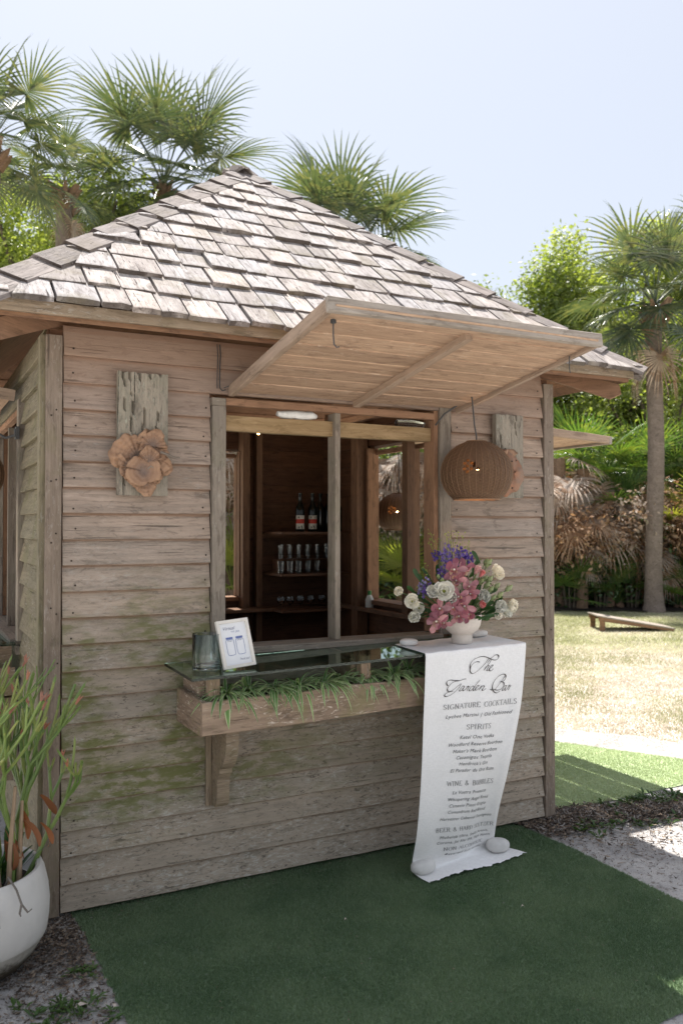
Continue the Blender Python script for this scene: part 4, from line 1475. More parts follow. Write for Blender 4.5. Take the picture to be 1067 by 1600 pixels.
fr = empty('framed_sign', (.602, -.375, GT(.62) + .002), (rad(-17), rad(-4), rad(6)))
tag(fr, 'small white framed virtual tip jar sign leaning back on the glass shelf', 'framed sign')
FW_, FH_ = .148, .205
M_FRAME = plain('cream_frame_paint', (.70, .66, .60), .5, .4, .05)
b_ = .013
for (a, b, c, d) in ((0, 0, FW_, b_), (0, FH_ - b_, FW_, FH_), (0, b_, b_, FH_ - b_), (FW_ - b_, b_, FW_, FH_ - b_)):
    MB().box((a, -.016, b), (c, 0, d)).build('frame_rail', M_FRAME, fr)
MB().box((b_ - .001, -.006, b_ - .001), (FW_ - b_ + .001, -.002, FH_ - b_ + .001)).build('paper', M_WHITE, fr)
M_NAVY = plain('navy_ink', (.03, .04, .13), .7)
M_BLUE = plain('blue_ink', (.13, .17, .36), .7)
mb = MB()
def ink(V, F, cx, z, mi=0):
    mb.add([(cx + v[0], -.0072, z + v[1]) for v in V], F, mi)
def line2(pts, w, mi=1, mbx=None):
    vs, fs = stroke(pts, w, w, lambda x, y: (x, -.0072, y), 0, 2)
    (mbx or mb).add(vs, fs, mi)
V, F = text_mesh('t', 'Virtual', .054, .015, .45, 1.0, -.01); ink(V, F, .058, .163)
V, F = text_mesh('t', 'TIP JAR', .040, .007, 0, 1.3); ink(V, F, .083, .150, 1)
for cx in (.050, .096):
    w, h, zb = .036, .075, .055
    line2([(cx - w / 2, zb + .01), (cx - w / 2 + .003, zb + .002), (cx - w / 2 + .01, zb), (cx + w / 2 - .01, zb), (cx + w / 2 - .003, zb + .002), (cx + w / 2, zb + .01), (cx + w / 2, zb + h - .018),
           (cx + w / 2 - .004, zb + h - .01), (cx - w / 2 + .004, zb + h - .01), (cx - w / 2, zb + h - .018), (cx - w / 2, zb + .01)], .0018)
    mb.add([(cx - w / 2 + .002, -.0072, zb + h - .007), (cx + w / 2 - .002, -.0072, zb + h - .007), (cx + w / 2 - .002, -.0072, zb + h + .002), (cx - w / 2 + .002, -.0072, zb + h + .002)], [(0, 1, 2, 3)], 1)
    line2([(cx - .01, zb + h - .016), (cx - .004, zb + h - .013), (cx + .003, zb + h - .016), (cx + .010, zb + h - .014)], .0013, 0)
V, F = text_mesh('t', 'Thank you!', .046, .0095, .4, 1.0, -.01); ink(V, F, .105, .030)
mb.build('printed_sign_text', [M_NAVY, M_BLUE], fr)
board('easel_strut', .16, .03, .004, M_DECK, fr, (.06, .004, .03), (0, rad(-90), 0))

# ------------------------------------------------------------------ menu cloth
def catmull(P, u):
    n = len(P) - 1
    x = max(0, min(n - 1e-9, u * n)); i = int(x); t = x - i
    p0, p1, p2, p3 = P[max(i - 1, 0)], P[i], P[i + 1], P[min(i + 2, n)]
    return .5 * ((2 * p1) + (p2 - p0) * t + (2 * p0 - 5 * p1 + 4 * p2 - p3) * t * t + (3 * p1 - p0 - 3 * p2 + p3) * t ** 3)


class Edge:
    """Arc-length parametrised edge line."""
    def __init__(s, pts):
        P = [Vector(p) for p in pts]
        N = 400
        s.q = [catmull(P, i / N) for i in range(N + 1)]
        s.l = [0]
        for i in range(N): s.l.append(s.l[-1] + (s.q[i + 1] - s.q[i]).length)
    def at(s, L):
        L = max(0, min(L, s.l[-1]))
        i = int(np.searchsorted(s.l, L)); i = max(1, min(i, len(s.l) - 1))
        f = (L - s.l[i - 1]) / max(1e-9, s.l[i] - s.l[i - 1])
        return s.q[i - 1].lerp(s.q[i], f)


zt = 1.066
EL = Edge([(1.565, -.16, GT(1.5) + .005), (1.545, -.30, GT(1.52) + .005), (1.528, -.470, GT(1.53) + .006), (1.530, -.487, GT(1.53) - .002), (1.530, -.488, 1.02), (1.530, -.482, .80), (1.530, -.462, .50), (1.535, -.42, .25), (1.548, -.352, .07),
           (1.556, -.345, .024), (1.56, -.375, .018), (1.572, -.455, .018)])
ER = Edge([(2.15, -.10, GT(2.1) + .005), (2.13, -.30, GT(2.1) + .005), (2.112, -.470, GT(2.1) + .006), (2.110, -.487, GT(2.1) - .002), (2.108, -.488, 1.04), (2.085, -.482, .80), (2.045, -.440, .50), (2.045, -.35, .25), (2.105, -.235, .07),
           (2.13, -.20, .024), (2.15, -.25, .018), (2.185, -.395, .018)])
TOPL = (EL.q[0] - EL.at(.42)).length
LTOT = EL.l[-1]
SCL, SCR = 1.0, ER.l[-1] / LTOT


def cloth_pt(u, L, lift=0.0):
    """u 0..1 across, L = metres from the wall edge of the cloth, over the shelf edge and down."""
    a, b = EL.at(L * SCL), ER.at(L * SCR)
    p = a.lerp(b, u)
    s = max(0.0, min(1.0, (L - .36) / .25))
    toe = max(0.0, min(1.0, (L - (LTOT - .19)) / .08))
    q = s * (1 - toe)
    wv = .010 * math.sin(u * 7.5 + .6 + L * .8) + .004 * math.sin(u * 15 + L * 2.3) + .002 * math.sin(u * 23 - L * 3.1)
    wv += .007 * math.exp(-((u - .52) / .045) ** 2) * (1 - .6 * max(0, min(1, (L - .6) / .7)))
    wv -= .012 * math.exp(-((u - .95) / .05) ** 2)
    belly = -.035 * math.sin(PI * u) * max(0, min(1, (L - .9) / .4))
    p.y += q * (wv + belly)
    flat = 1 - s
    p.z += flat * .0012 * math.sin(u * 30 + L * 9) + toe * (.004 + .005 * math.sin(u * 9 + L * 20))
    p.z += q * .004 * math.sin(u * 5)
    vq = max(0.0, min(1.0, (L - .318) / .015)) * (1 - toe)
    p.y -= lift * vq; p.z += lift * (1 - vq)
    if toe > 0 and toe < 1: p.z += lift
    return p


nu, nl = 96, 200
vs, fs = [], []
L0, L1 = .0, LTOT
for i in range(nl + 1):
    L = L0 + (L1 - L0) * i / nl
    for k in range(nu + 1):
        u = k / nu
        p = cloth_pt(u, L)
        if i == nl: p.y += .004 * math.sin(u * 60) + .003 * math.sin(u * 131); p.z += .002 * math.sin(u * 40)
        vs.append(p)
for i in range(nl):
    for k in range(nu):
        a = i * (nu + 1) + k
        fs.append((a, a + 1, a + nu + 2, a + nu + 1))
tcl = NT('white_linen')
v = tcl.objvec(False)
wv1 = tcl.noise(tcl.mapping(v, (400, 400, 60)), 1, 2); wv2 = tcl.noise(tcl.mapping(v, (60, 60, 500)), 1, 2); bg1 = tcl.noise(v, 6, 4)
hh = tcl.math('ADD', wv1, wv2)
colc = tcl.mix(tcl.step(hh, .8, 1.2), (.80, .79, .78), (.88, .87, .86))
colc = tcl.mix(tcl.step(bg1, .4, .75, 0, .25), colc, (.77, .755, .725))
M_LINEN = tcl.pbr(colc, .9, tcl.bump(hh, .3, .001), .15)
clo = link('menu_cloth', np_mesh('menu_cloth', vs, fs, M_LINEN, None, True), None)
md = clo.modifiers.new('thick', 'SOLIDIFY'); md.thickness = .0012; md.offset = 0
tag(clo, 'long white linen menu cloth with printed drinks list, hanging from shelf to turf', 'menu cloth', None)
M_INKB = plain('dark_brown_ink', (.045, .032, .028), .8)
M_INKG = plain('charcoal_ink', (.10, .095, .10), .8)

CW = .578
def cloth_map(L0c, rise=0.0):
    return lambda x, y: cloth_pt(.5 + x / CW, L0c - y - rise * x, .0042)
EDGE_L = .335      # arc length at the shelf's front edge
def cloth_text(body, s, width, h, cx=.0, shear=0, spacing=1.0, mat=None, name='menu_line', thick=0.0, fold=0.0, rise=0.0):
    h *= .93
    V, F = text_mesh('t', body, width, h, shear, spacing, thick)
    f = cloth_map(EDGE_L + s, rise)
    vs = [f(v[0] + cx, v[1]) for v in V]
    link(name, np_mesh(name, vs, F, mat or M_INKG), clo)

SX = .00054
SY = .00042
def script(strokes, name):
    mbx = MB()
    for st in strokes:
        # traced in a drawing frame: x right, y down
        pts = [((x - 495) * SX, -((y + .07 * x) - 110) * SY) for x, y in st]
        vs, fs = stroke(pts, .0016, .0058, cloth_map(EDGE_L + .012), rad(25), 7)
        mbx.add(vs, fs)
    mbx.build(name, M_INKB, clo)
script([[(612, 165), (585, 205), (545, 250), (500, 290), (460, 312), (432, 312), (416, 285), (425, 240), (455, 205), (490, 193), (518, 200)],
        [(418, 270), (415, 225), (438, 180), (480, 155), (540, 143), (600, 155), (650, 175), (695, 180), (722, 158), (716, 133), (690, 128), (655, 148), (625, 178), (600, 210)],
        [(642, 180), (612, 225), (580, 265), (562, 288)], [(566, 280), (590, 248), (610, 236), (616, 244), (602, 268), (594, 286), (606, 288), (622, 276)],
        [(622, 272), (645, 256), (660, 240), (656, 230), (640, 240), (624, 268), (628, 290), (648, 288), (668, 268)]], 'menu_script')
script([[(378, 372), (350, 376), (310, 390), (250, 384), (205, 378), (178, 396), (178, 425), (190, 440)],
        [(300, 392), (245, 400), (205, 435), (184, 475), (196, 502), (232, 492), (282, 452), (325, 420)],
        [(325, 428), (290, 480), (232, 530), (185, 556), (160, 550), (168, 526), (205, 508), (240, 500)],
        [(362, 452), (345, 448), (324, 468), (308, 494), (320, 500), (345, 476), (364, 450)], [(364, 450), (348, 480), (346, 496), (360, 494), (382, 474)],
        [(382, 474), (400, 448), (408, 456), (424, 448)], [(412, 455), (398, 480), (388, 498)],
        [(462, 450), (445, 450), (424, 470), (414, 494), (428, 498), (452, 478), (470, 452)], [(530, 385), (500, 420), (465, 465), (456, 490), (464, 497), (484, 480)],
        [(484, 478), (508, 458), (518, 446), (506, 444), (486, 466), (482, 490), (498, 492), (520, 472)],
        [(546, 446), (532, 470), (520, 494)], [(526, 482), (550, 454), (566, 446), (572, 456), (556, 480), (554, 494), (570, 490), (592, 470)],
        [(812, 345), (772, 400), (724, 458), (692, 486), (662, 488), (640, 480)],
        [(762, 502), (722, 520), (682, 500), (666, 450), (690, 390), (742, 345), (800, 330), (822, 352), (810, 386), (782, 404), (756, 410)],
        [(770, 408), (800, 415), (804, 446), (774, 480), (732, 492), (690, 482)],
        [(836, 446), (818, 448), (798, 472), (790, 492), (804, 492), (826, 468), (840, 444)], [(840, 444), (824, 478), (826, 494), (840, 488), (858, 466)],
        [(858, 466), (874, 440), (880, 452), (898, 446)], [(884, 452), (872, 474), (864, 492)]], 'menu_script')
# roman capitals drawn with a broad-nib pen, with serifs
GL = {
 'A': (.72, [[(.36, 1), (.02, 0)], [(.36, 1), (.70, 0)], [(.16, .36), (.56, .36)]], [(.02, 0), (.70, 0)]),
 'B': (.62, [[(.12, 0), (.12, 1)], [(.12, 1), (.36, 1), (.50, .90), (.50, .64), (.36, .53), (.12, .53)], [(.36, .53), (.54, .44), (.56, .14), (.38, 0), (.12, 0)]], [(.12, 0), (.12, 1)]),
 'C': (.70, [[(.62, .84), (.52, .97), (.36, 1), (.16, .88), (.06, .5), (.16, .12), (.36, 0), (.54, .04), (.64, .18)]], []),
 'D': (.74, [[(.12, 0), (.12, 1)], [(.12, 1), (.36, 1), (.60, .86), (.68, .5), (.60, .14), (.36, 0), (.12, 0)]], [(.12, 0), (.12, 1)]),
 'E': (.60, [[(.12, 0), (.12, 1)], [(.12, 1), (.52, 1), (.54, .86)], [(.12, .52), (.42, .52)], [(.12, 0), (.54, 0), (.57, .16)]], [(.12, 0), (.12, 1)]),
 'G': (.76, [[(.64, .84), (.54, .97), (.36, 1), (.16, .88), (.06, .5), (.16, .12), (.36, 0), (.56, .03), (.66, .10)], [(.66, .08), (.66, .42)]], [(.66, .42)]),
 'H': (.76, [[(.12, 0), (.12, 1)], [(.64, 0), (.64, 1)], [(.12, .52), (.64, .52)]], [(.12, 0), (.12, 1), (.64, 0), (.64, 1)]),
 'I': (.28, [[(.14, 0), (.14, 1)]], [(.14, 0), (.14, 1)]),
 'K': (.70, [[(.12, 0), (.12, 1)], [(.60, 1), (.14, .48)], [(.28, .60), (.66, 0)]], [(.12, 0), (.12, 1), (.60, 1), (.66, 0)]),
 'L': (.56, [[(.12, 0), (.12, 1)], [(.12, 0), (.50, 0), (.54, .18)]], [(.12, 0), (.12, 1)]),
 'N': (.78, [[(.12, 0), (.12, 1)], [(.12, 1), (.66, 0)], [(.66, 0), (.66, 1)]], [(.12, 0), (.12, 1), (.66, 1)]),
 'O': (.78, [[(.39, 1), (.14, .88), (.06, .5), (.14, .12), (.39, 0), (.64, .12), (.72, .5), (.64, .88), (.39, 1)]], []),
 'P': (.60, [[(.12, 0), (.12, 1)], [(.12, 1), (.38, 1), (.54, .88), (.54, .60), (.38, .48), (.12, .48)]], [(.12, 0), (.12, 1)]),
 'R': (.68, [[(.12, 0), (.12, 1)], [(.12, 1), (.38, 1), (.54, .88), (.54, .62), (.38, .50), (.12, .50)], [(.34, .50), (.64, 0)]], [(.12, 0), (.12, 1), (.64, 0)]),
 'S': (.54, [[(.46, .82), (.38, .97), (.26, 1), (.11, .88), (.12, .66), (.28, .53), (.44, .40), (.48, .16), (.32, 0), (.16, .02), (.06, .18)]], []),
 'T': (.64, [[(.32, 0), (.32, 1)], [(.04, .86), (.06, 1), (.58, 1), (.60, .86)]], [(.32, 0)]),
 'U': (.74, [[(.12, 1), (.12, .28), (.22, .05), (.38, 0), (.54, .05), (.62, .28), (.62, 1)]], [(.12, 1), (.62, 1)]),
 'W': (.98, [[(.04, 1), (.27, 0)], [(.27, 0), (.49, .92)], [(.49, .92), (.72, 0)], [(.72, 0), (.94, 1)]], [(.04, 1), (.94, 1)]),
 'Z': (.62, [[(.08, .86), (.10, 1), (.54, 1)], [(.54, 1), (.06, 0)], [(.06, 0), (.54, 0), (.58, .16)]], []),
 '&': (.80, [[(.70, .44), (.56, .10), (.30, 0), (.08, .12), (.10, .36), (.34, .56), (.46, .80), (.36, 1), (.22, .92), (.22, .74), (.44, .36), (.74, 0)]], []),
 '-': (.36, [[(.05, .42), (.31, .42)]], []),
 ' ': (.42, [], [])}


def serif_text(body, s, width, h, cx, rise):
    adv = [GL[c][0] for c in body]
    gap = .14
    total = sum(adv) + gap * (len(body) - 1)
    sx = width / total
    x = -width / 2
    mbx = MB()
    base = cloth_map(EDGE_L + s, rise)
    for c, a in zip(body, adv):
        for st in GL[c][1]:
            curved = len(st) > 4
            pts = [(x + px_ * sx + cx, py_ * h) for px_, py_ in st]
            if not curved and len(st) > 2:
                for q in range(len(pts) - 1):
                    vs, fs = stroke(pts[q:q + 2], .0011, .0034, base, 0, 3); mbx.add(vs, fs)
            else:
                diag = len(st) == 2 and st[0][0] != st[1][0] and st[0][1] != st[1][1]
                up_ = diag and (st[1][0] - st[0][0]) * (st[1][1] - st[0][1]) > 0
                vs, fs = stroke(pts, .0011, .0016 if up_ else .0034, base, 0, 4 if curved else 3); mbx.add(vs, fs)
        for (px_, py_) in GL[c][2]:
            X0, Y0 = x + px_ * sx + cx, py_ * h
            mbx.add([base(X0 - .0036, Y0 - .0005), base(X0 + .0036, Y0 - .0005), base(X0 + .0036, Y0 + .0006), base(X0 - .0036, Y0 + .0006)], [(0, 1, 2, 3)])
        x += (a + gap) * sx
    mbx.build('menu_heading', M_INKG, clo)


LN = [('SIGNATURE COCKTAILS', .285, .44, .0235, 0, 1.12), ('Lychee Martini | Old Fashioned', .330, .41, .0175, 1, 1.1), ('SPIRITS', .392, .155, .0235, 0, 1.25),
      ('Ketel One Vodka', .438, .225, .0175, 1, 1.12), ('Woodford Reserve Bourbon', .472, .355, .0175, 1, 1.12), ("Maker's Mark Bourbon", .506, .30, .0175, 1, 1.12), ('Casamigos Tequila', .538, .245, .0175, 1, 1.12),
      ("Hendrick's Gin", .570, .20, .0175, 1, 1.12), ('El Parador de Oro Rum', .603, .305, .0175, 1, 1.12), ('WINE & BUBBLES', .672, .335, .0235, 0, 1.18), ('La Vostra Prosecco', .716, .255, .0175, 1, 1.12),
      ('Whispering Angel Ros\u00e9', .752, .305, .0175, 1, 1.12), ('Canavio Pinot Grigio', .786, .285, .0175, 1, 1.12), ('Conundrum Red Blend', .820, .295, .0175, 1, 1.12),
      ('Harvester Cabernet Sauvignon', .858, .39, .0175, 1, 1.12), ('BEER & HARD SELTZER', .925, .43, .0245, 0, 1.14), ('Michelob Ultra, Stella Artois,', .970, .375, .0185, 1, 1.12),
      ('Corona, Jai Alai IPA, High Noon', 1.004, .40, .0185, 1, 1.12), ('NON-ALCOHOLIC', 1.052, .31, .022, 0, 1.18), ('Assorted Soft Drinks', 1.088, .29, .0165, 1, 1.12)]
for (b, s, w, h, it, sp) in LN:
    s *= .912
    (cloth_text(b, s + .002, w, h, .035, .28, sp, None, 'menu_line', .0, rise=.02) if it else serif_text(b, s + .002, w, h * .92, .035, .02))


def stone(loc, sx, sy, sz, rz, seed, label, fold=False):
    r = random.Random(seed)
    n, m = 28, 16
    vs, fs = [], []
    for i in range(m + 1):
        ph = PI * i / m - PI / 2
        for k in range(n):
            a = 2 * PI * k / n
            ce = abs(math.cos(ph)) ** .75
            ca, sa_ = math.cos(a), math.sin(a)
            q = 1 + .04 * math.sin(2 * a + seed) + .03 * math.sin(3 * a + seed * 2)
            vs.append((sx * ce * math.copysign(abs(ca) ** .85, ca) * q, sy * ce * math.copysign(abs(sa_) ** .85, sa_) * q, sz * (math.copysign(abs(math.sin(ph)) ** .8, math.sin(ph)) + 1)))
    for i in range(m):
        for k in range(n):
            k2 = (k + 1) % n
            fs.append((i * n + k, i * n + k2, (i + 1) * n + k2, (i + 1) * n + k))
    o = link('white_stone', np_mesh('white_stone', vs, fs, M_STONE, None, True), None, loc, (0, 0, rz))
    tag(o, label, 'stone', 'smooth white stones weighing down the menu cloth')
    return o


M_STONE = plain('white_stone', (.64, .62, .59), .7, .3, .13, 9)
stone((1.590, -.245, GT(1.59) + .006), .044, .030, .0175, rad(-20), 1, 'small folded-looking white stone on the left end of the cloth on the shelf')
stone((2.045, -.185, GT(2.04) + .006), .055, .036, .0185, rad(5), 2, 'pale grey-white oval stone on the cloth right behind the flower bowl')
stone((1.605, -.352, .018), .065, .042, .034, rad(12), 3, 'large white stone on the lower left corner of the menu cloth')
stone((2.085, -.295, .018), .060, .045, .032, rad(-8), 4, 'large white stone on the lower right edge of the menu cloth')

# ------------------------------------------------------------------ flower bowl
VB = Vector((1.855, -.315, GT(1.85) + .006))
M_CER = plain('cream_ceramic', (.62, .555, .49), .55, .35, .05, 60)
o = MB().lathe([(.040, 0), (.051, .001), (.0525, .005), (.051, .035), (.049, .043), (.060, .050), (.078, .066), (.090, .090), (.0955, .118), (.096, .140), (.0945, .142), (.0925, .140), (.091, .115), (.080, .085), (.05, .06), (0, .055)], 44).build('flower_bowl', M_CER, None, True, tuple(VB))
tag(o, 'cream ceramic footed bowl full of flowers standing on the menu cloth', 'bowl')

M_PW = leafmat('white_petal', (.88, .86, .78), (.83, .82, .70), rough=.6, trans=.16, bright=(1, 1, .95), spec=.15)
M_PC = plain('petal_centre', (.30, .33, .07), .7)
M_PO = leafmat('pink_orchid_petal', (.46, .20, .235), (.62, .36, .37), (.34, .12, .165), rough=.5, trans=.3, bright=(1.1, .95, .95), spec=.2, scale=20)
M_PL = leafmat('orchid_lip', (.62, .46, .30), (.34, .06, .09), rough=.5, trans=.2, bright=(1, 1, 1), scale=60)
M_COR = leafmat('coral_petal', (.72, .22, .20), (.75, .34, .33), (.70, .45, .42), rough=.5, trans=.3, bright=(1, .9, .9), scale=26, spec=.2)
M_VIO = leafmat('violet_petal', (.075, .045, .26), (.13, .08, .36), (.20, .15, .42), rough=.6, trans=.25, bright=(1, 1, 1.1), scale=30, spec=.15)
M_LIL = leafmat('lilac_petal', (.28, .24, .44), (.36, .33, .52), (.17, .11, .36), rough=.6, trans=.25, bright=(1, 1, 1), scale=30, spec=.15)
M_STEM = leafmat('flower_stem', (.09, .15, .045), (.13, .20, .07), rough=.5, trans=.15)
M_BUD = leafmat('green_bud', (.30, .37, .16), (.42, .46, .27), rough=.5, trans=.2, bright=(1, 1, .8))
M_FLF = leafmat('flower_foliage', (.035, .085, .028), (.06, .13, .04), rough=.4, trans=.25)
M_SPRIG = leafmat('sprig_green', (.24, .30, .07), (.33, .38, .12), rough=.5, trans=.3)


def petal(L, Wd, curl, cup, ruffle=0, seed=0, base=.25, n=6, m=4, tip=.35):
    """Petal grown along +x, face towards +z, curling up by curl."""
    vs, fs = [], []
    for i in range(n + 1):
        u = i / n
        w = Wd / 2 * ((base + (1 - base) * math.sin(min(1, u * 1.25) * PI / 2)) * (1 if u < .72 else math.sqrt(max(0, 1 - ((u - .72) / .28) ** 2 * (1 - tip * .3)))))
        a = curl * u
        for k in range(m + 1):
            v = (k / m - .5) * 2
            z = L * u * math.sin(a) * .8 + cup * v * v * w + ruffle * math.sin(u * 9 + k * 2.3 + seed) * u
            vs.append((L * u * math.cos(a * .8), w * v, z))
    for i in range(n):
        for k in range(m):
            a = i * (m + 1) + k
            fs.append((a, a + 1, a + m + 2, a + m + 1))
    return vs, fs


def orient(d, spin=0.0):
    return Vector(d).normalized().to_track_quat('Z', 'Y').to_matrix().to_4x4() @ Matrix.Rotation(spin, 4, 'Z')


def layered(layers, seed):
    r = random.Random(seed)
    vs, fs = [], []
    for (n, L, Wd, lift, curl, cup, ruf, z0) in layers:
        off_ = r.uniform(0, 6)
        for k in range(n):
            pv, pf = petal(L * r.uniform(.9, 1.08), Wd, curl * r.uniform(.8, 1.2), cup, ruf, r.uniform(0, 9))
            M = Matrix.Rotation(off_ + 2 * PI * k / n + r.uniform(-.15, .15), 4, 'Z') @ Matrix.Translation((.001, 0, z0)) @ Matrix.Rotation(-(lift + r.uniform(-.12, .12)), 4, 'Y')
            b = len(vs)
            vs += [tuple(M @ Vector(p)) for p in pv]
            fs += [tuple(i + b for i in f) for f in pf]
    return vs, fs


def stem_to(o, p, parent):
    """Stem from the bloom back into the bowl (in the bloom's own frame)."""
    inv = o.matrix_basis.inverted()
    a = inv @ Vector(p)
    b0 = inv @ Vector((VB.x + (p[0] - VB.x) * .12, VB.y + (p[1] - VB.y) * .12, VB.z + .10))
    mid = a.lerp(b0, .5) + (inv.to_3x3() @ Vector((0, 0, .02)))
    MB().tube([a, a.lerp(mid, .5), mid, b0], [.0022, .0022, .0024, .0026], 5).build('stem', M_STEM, parent, True)


MESH = {}
def cached(key, fn):
    if key not in MESH: MESH[key] = fn()
    return MESH[key]


def lisianthus(p, d, s, label, kind=0, grp='white lisianthus blooms in the bowl'):
    o = empty('lisianthus_bloom', p)
    o.matrix_basis = Matrix.Translation(p) @ orient(d, rng.uniform(0, 6)) @ Matrix.Scale(s * 1.32, 4)
    tag(o, label, 'flower', grp)
    me = cached(('lis', kind), lambda: np_mesh('petals', *layered([(6, .036, .036, .35, .35, .25, .003, 0), (5, .031, .032, .8, .3, .35, .003, .003), (5, .024, .026, 1.1, .2, .45, .002, .004)] if kind == 0 else
                                                                  [(8, .033, .030, .45, .5, .3, .004, 0), (8, .029, .028, .85, .4, .35, .004, .003), (7, .022, .022, 1.15, .3, .4, .003, .004), (5, .014, .016, 1.35, .2, .4, .002, .004)], 5 + kind), M_PW, None, True))
    link('petals', me, o)
    me2 = cached('liscentre', lambda: (lambda m: np_mesh('flower_centre', m.v, m.f, M_PC, None, True))(MB().lathe([(.0, .016), (.003, .015), (.0045, .008), (.003, 0), (0, -.001)], 8)))
    link('flower_centre', me2, o)
    stem_to(o, p, o)
    return o


def orchid(p, d, s, label, grp='pink orchid blooms in the bowl'):
    o = empty('orchid_bloom', p)
    o.matrix_basis = Matrix.Translation(p) @ orient(d, rng.uniform(-.5, .5)) @ Matrix.Scale(s * 1.28, 4)
    tag(o, label, 'flower', grp)
    me = cached('orp', lambda: (lambda q: np_mesh('petal', q[0], q[1], M_PO, None, True))(petal(.042, .025, .55, .45, .002, 1, .30, 8, 4, -.9)))
    me3 = cached('orp2', lambda: (lambda q: np_mesh('petal', q[0], q[1], M_PO, None, True))(petal(.040, .019, -.45, .4, .002, 4, .35, 8, 4, -1.2)))
    for k in range(5):
        q = link('petal', me if k % 2 else me3, o)
        q.matrix_local = Matrix.Rotation(PI / 2 + 2 * PI * k / 5 + rng.uniform(-.12, .12), 4, 'Z') @ Matrix.Rotation(-.42 - .15 * (k % 2) + rng.uniform(-.1, .1), 4, 'Y')
    lp_ = cached('orl', lambda: (lambda q: np_mesh('lip', q[0], q[1], M_PL, None, True))(petal(.026, .023, -1.3, 1.0, .0022, 7, .5, 6, 4)))
    q = link('lip', lp_, o); q.matrix_local = Matrix.Rotation(-PI / 2, 4, 'Z') @ Matrix.Rotation(-.9, 4, 'Y')
    cm = cached('orc', lambda: (lambda m: np_mesh('column', m.v, m.f, M_PW, None, True))(MB().tube([(0, 0, 0), (0, .002, .008), (0, .001, .014)], [.003, .003, .0022], 7)))
    link('column', cm, o)
    stem_to(o, p, o)
    return o


FP = []
def fpos(x, y, z): return Vector((x, y, z))
lisianthus((1.472, -0.36, 1.351), (-1.19, -1.0, 0.37), 0.75, 'far left small white bloom leaning out in front of the dark window', 1)
lisianthus((1.532, -0.38, 1.304), (-1.06, -1.0, 0.3), 1.0, 'open white bloom with green centre at the left of the bowl, above two others', 0)
lisianthus((1.592, -0.34, 1.267), (-0.93, -1.0, 0.25), 0.8, 'partly hidden white bloom behind the lower left pair', 0)
lisianthus((1.552, -0.37, 1.231), (-1.02, -1.0, 0.19), 0.95, 'lowest white bloom at the left, hanging beside the bowl rim', 1)
lisianthus((1.679, -0.42, 1.347), (-0.74, -1.0, 0.37), 1.35, 'large open white bloom with green centre left of middle in the bouquet', 0)
lisianthus((1.633, -0.4, 1.345), (-0.84, -1.0, 0.36), 1.05, 'white bloom just left of the large open one', 1)
lisianthus((1.719, -0.41, 1.314), (-0.65, -1.0, 0.32), 1.05, 'ruffled white bloom touching the pink orchids', 1)
lisianthus((1.771, -0.38, 1.361), (-0.53, -1.0, 0.39), 0.8, 'small white bloom above the middle orchids', 1)
lisianthus((2.065, -0.3, 1.416), (0.11, -1.0, 0.47), 1.15, 'upper right white bloom against the clapboards', 0)
lisianthus((1.912, -0.4, 1.312), (-0.22, -1.0, 0.31), 1.1, 'white bloom right of middle, above the coral carnation', 1)
lisianthus((2.054, -0.33, 1.252), (0.09, -1.0, 0.22), 1.15, 'white bloom low at the right side of the bouquet', 1)
lisianthus((2.156, -0.29, 1.248), (0.31, -1.0, 0.22), 1.2, 'far right white bloom with ruffled petals', 1)
lisianthus((2.038, -0.34, 1.215), (0.05, -1.0, 0.17), 0.85, 'lowest white bloom at the right, beside dark leaves', 1)
lisianthus((2.122, -0.3, 1.224), (0.24, -1.0, 0.18), 0.95, 'white bloom between the two right-hand ones', 0)
orchid((1.75, -0.4, 1.444), (-0.71, -1.0, 0.45), 1.35, 'uppermost large pink orchid left of the coral tulip')
orchid((1.825, -0.38, 1.451), (-0.49, -1.0, 0.46), 1.15, 'pink orchid pointing up beside the coral tulip')
orchid((1.761, -0.4, 1.394), (-0.68, -1.0, 0.35), 1.1, 'pink orchid below the uppermost one')
orchid((1.827, -0.41, 1.364), (-0.48, -1.0, 0.29), 1.15, 'pink orchid in the middle of the cascade, right side')
orchid((1.755, -0.43, 1.32), (-0.7, -1.0, 0.2), 1.15, 'pink orchid in the centre of the bouquet with speckled lip')
orchid((1.827, -0.42, 1.33), (-0.48, -1.0, 0.22), 1.05, 'pink orchid right of the centre one')
orchid((1.785, -0.43, 1.275), (-0.61, -1.0, 0.11), 1.2, 'pink orchid low in the centre above the bowl rim')
orchid((1.721, -0.43, 1.272), (-0.8, -1.0, 0.1), 1.1, 'pink orchid left of the low centre one')
orchid((1.656, -0.42, 1.268), (-1.0, -1.0, 0.1), 1.25, 'pink orchid at the lower left with yellowish lip')
orchid((1.826, -0.41, 1.234), (-0.49, -1.0, 0.03), 0.95, 'pink orchid at the rim of the bowl, right of centre')
orchid((1.755, -0.43, 1.23), (-0.7, -1.0, 0.02), 1.0, 'pink orchid resting on the bowl rim in the middle')
orchid((1.638, -0.42, 1.21), (-1.05, -1.0, -0.02), 1.25, 'pink orchid spilling over the left bowl rim')
orchid((1.679, -0.42, 1.201), (-0.93, -1.0, -0.04), 0.85, 'small pink orchid petals hanging over the bowl rim')
DELPH = [((1.772, -0.3, 1.478), (1.781, -0.3, 1.575)), ((1.791, -0.33, 1.453), (1.787, -0.33, 1.556)), ((1.844, -0.31, 1.477), (1.848, -0.31, 1.562)), ((1.884, -0.32, 1.483), (1.9, -0.32, 1.532)), ((1.74, -0.28, 1.504), (1.713, -0.28, 1.533)), ((1.736, -0.33, 1.416), (1.711, -0.34, 1.455)), ((1.768, -0.34, 1.473), (1.722, -0.34, 1.544)), ((1.845, -0.33, 1.497), (1.861, -0.33, 1.546))]
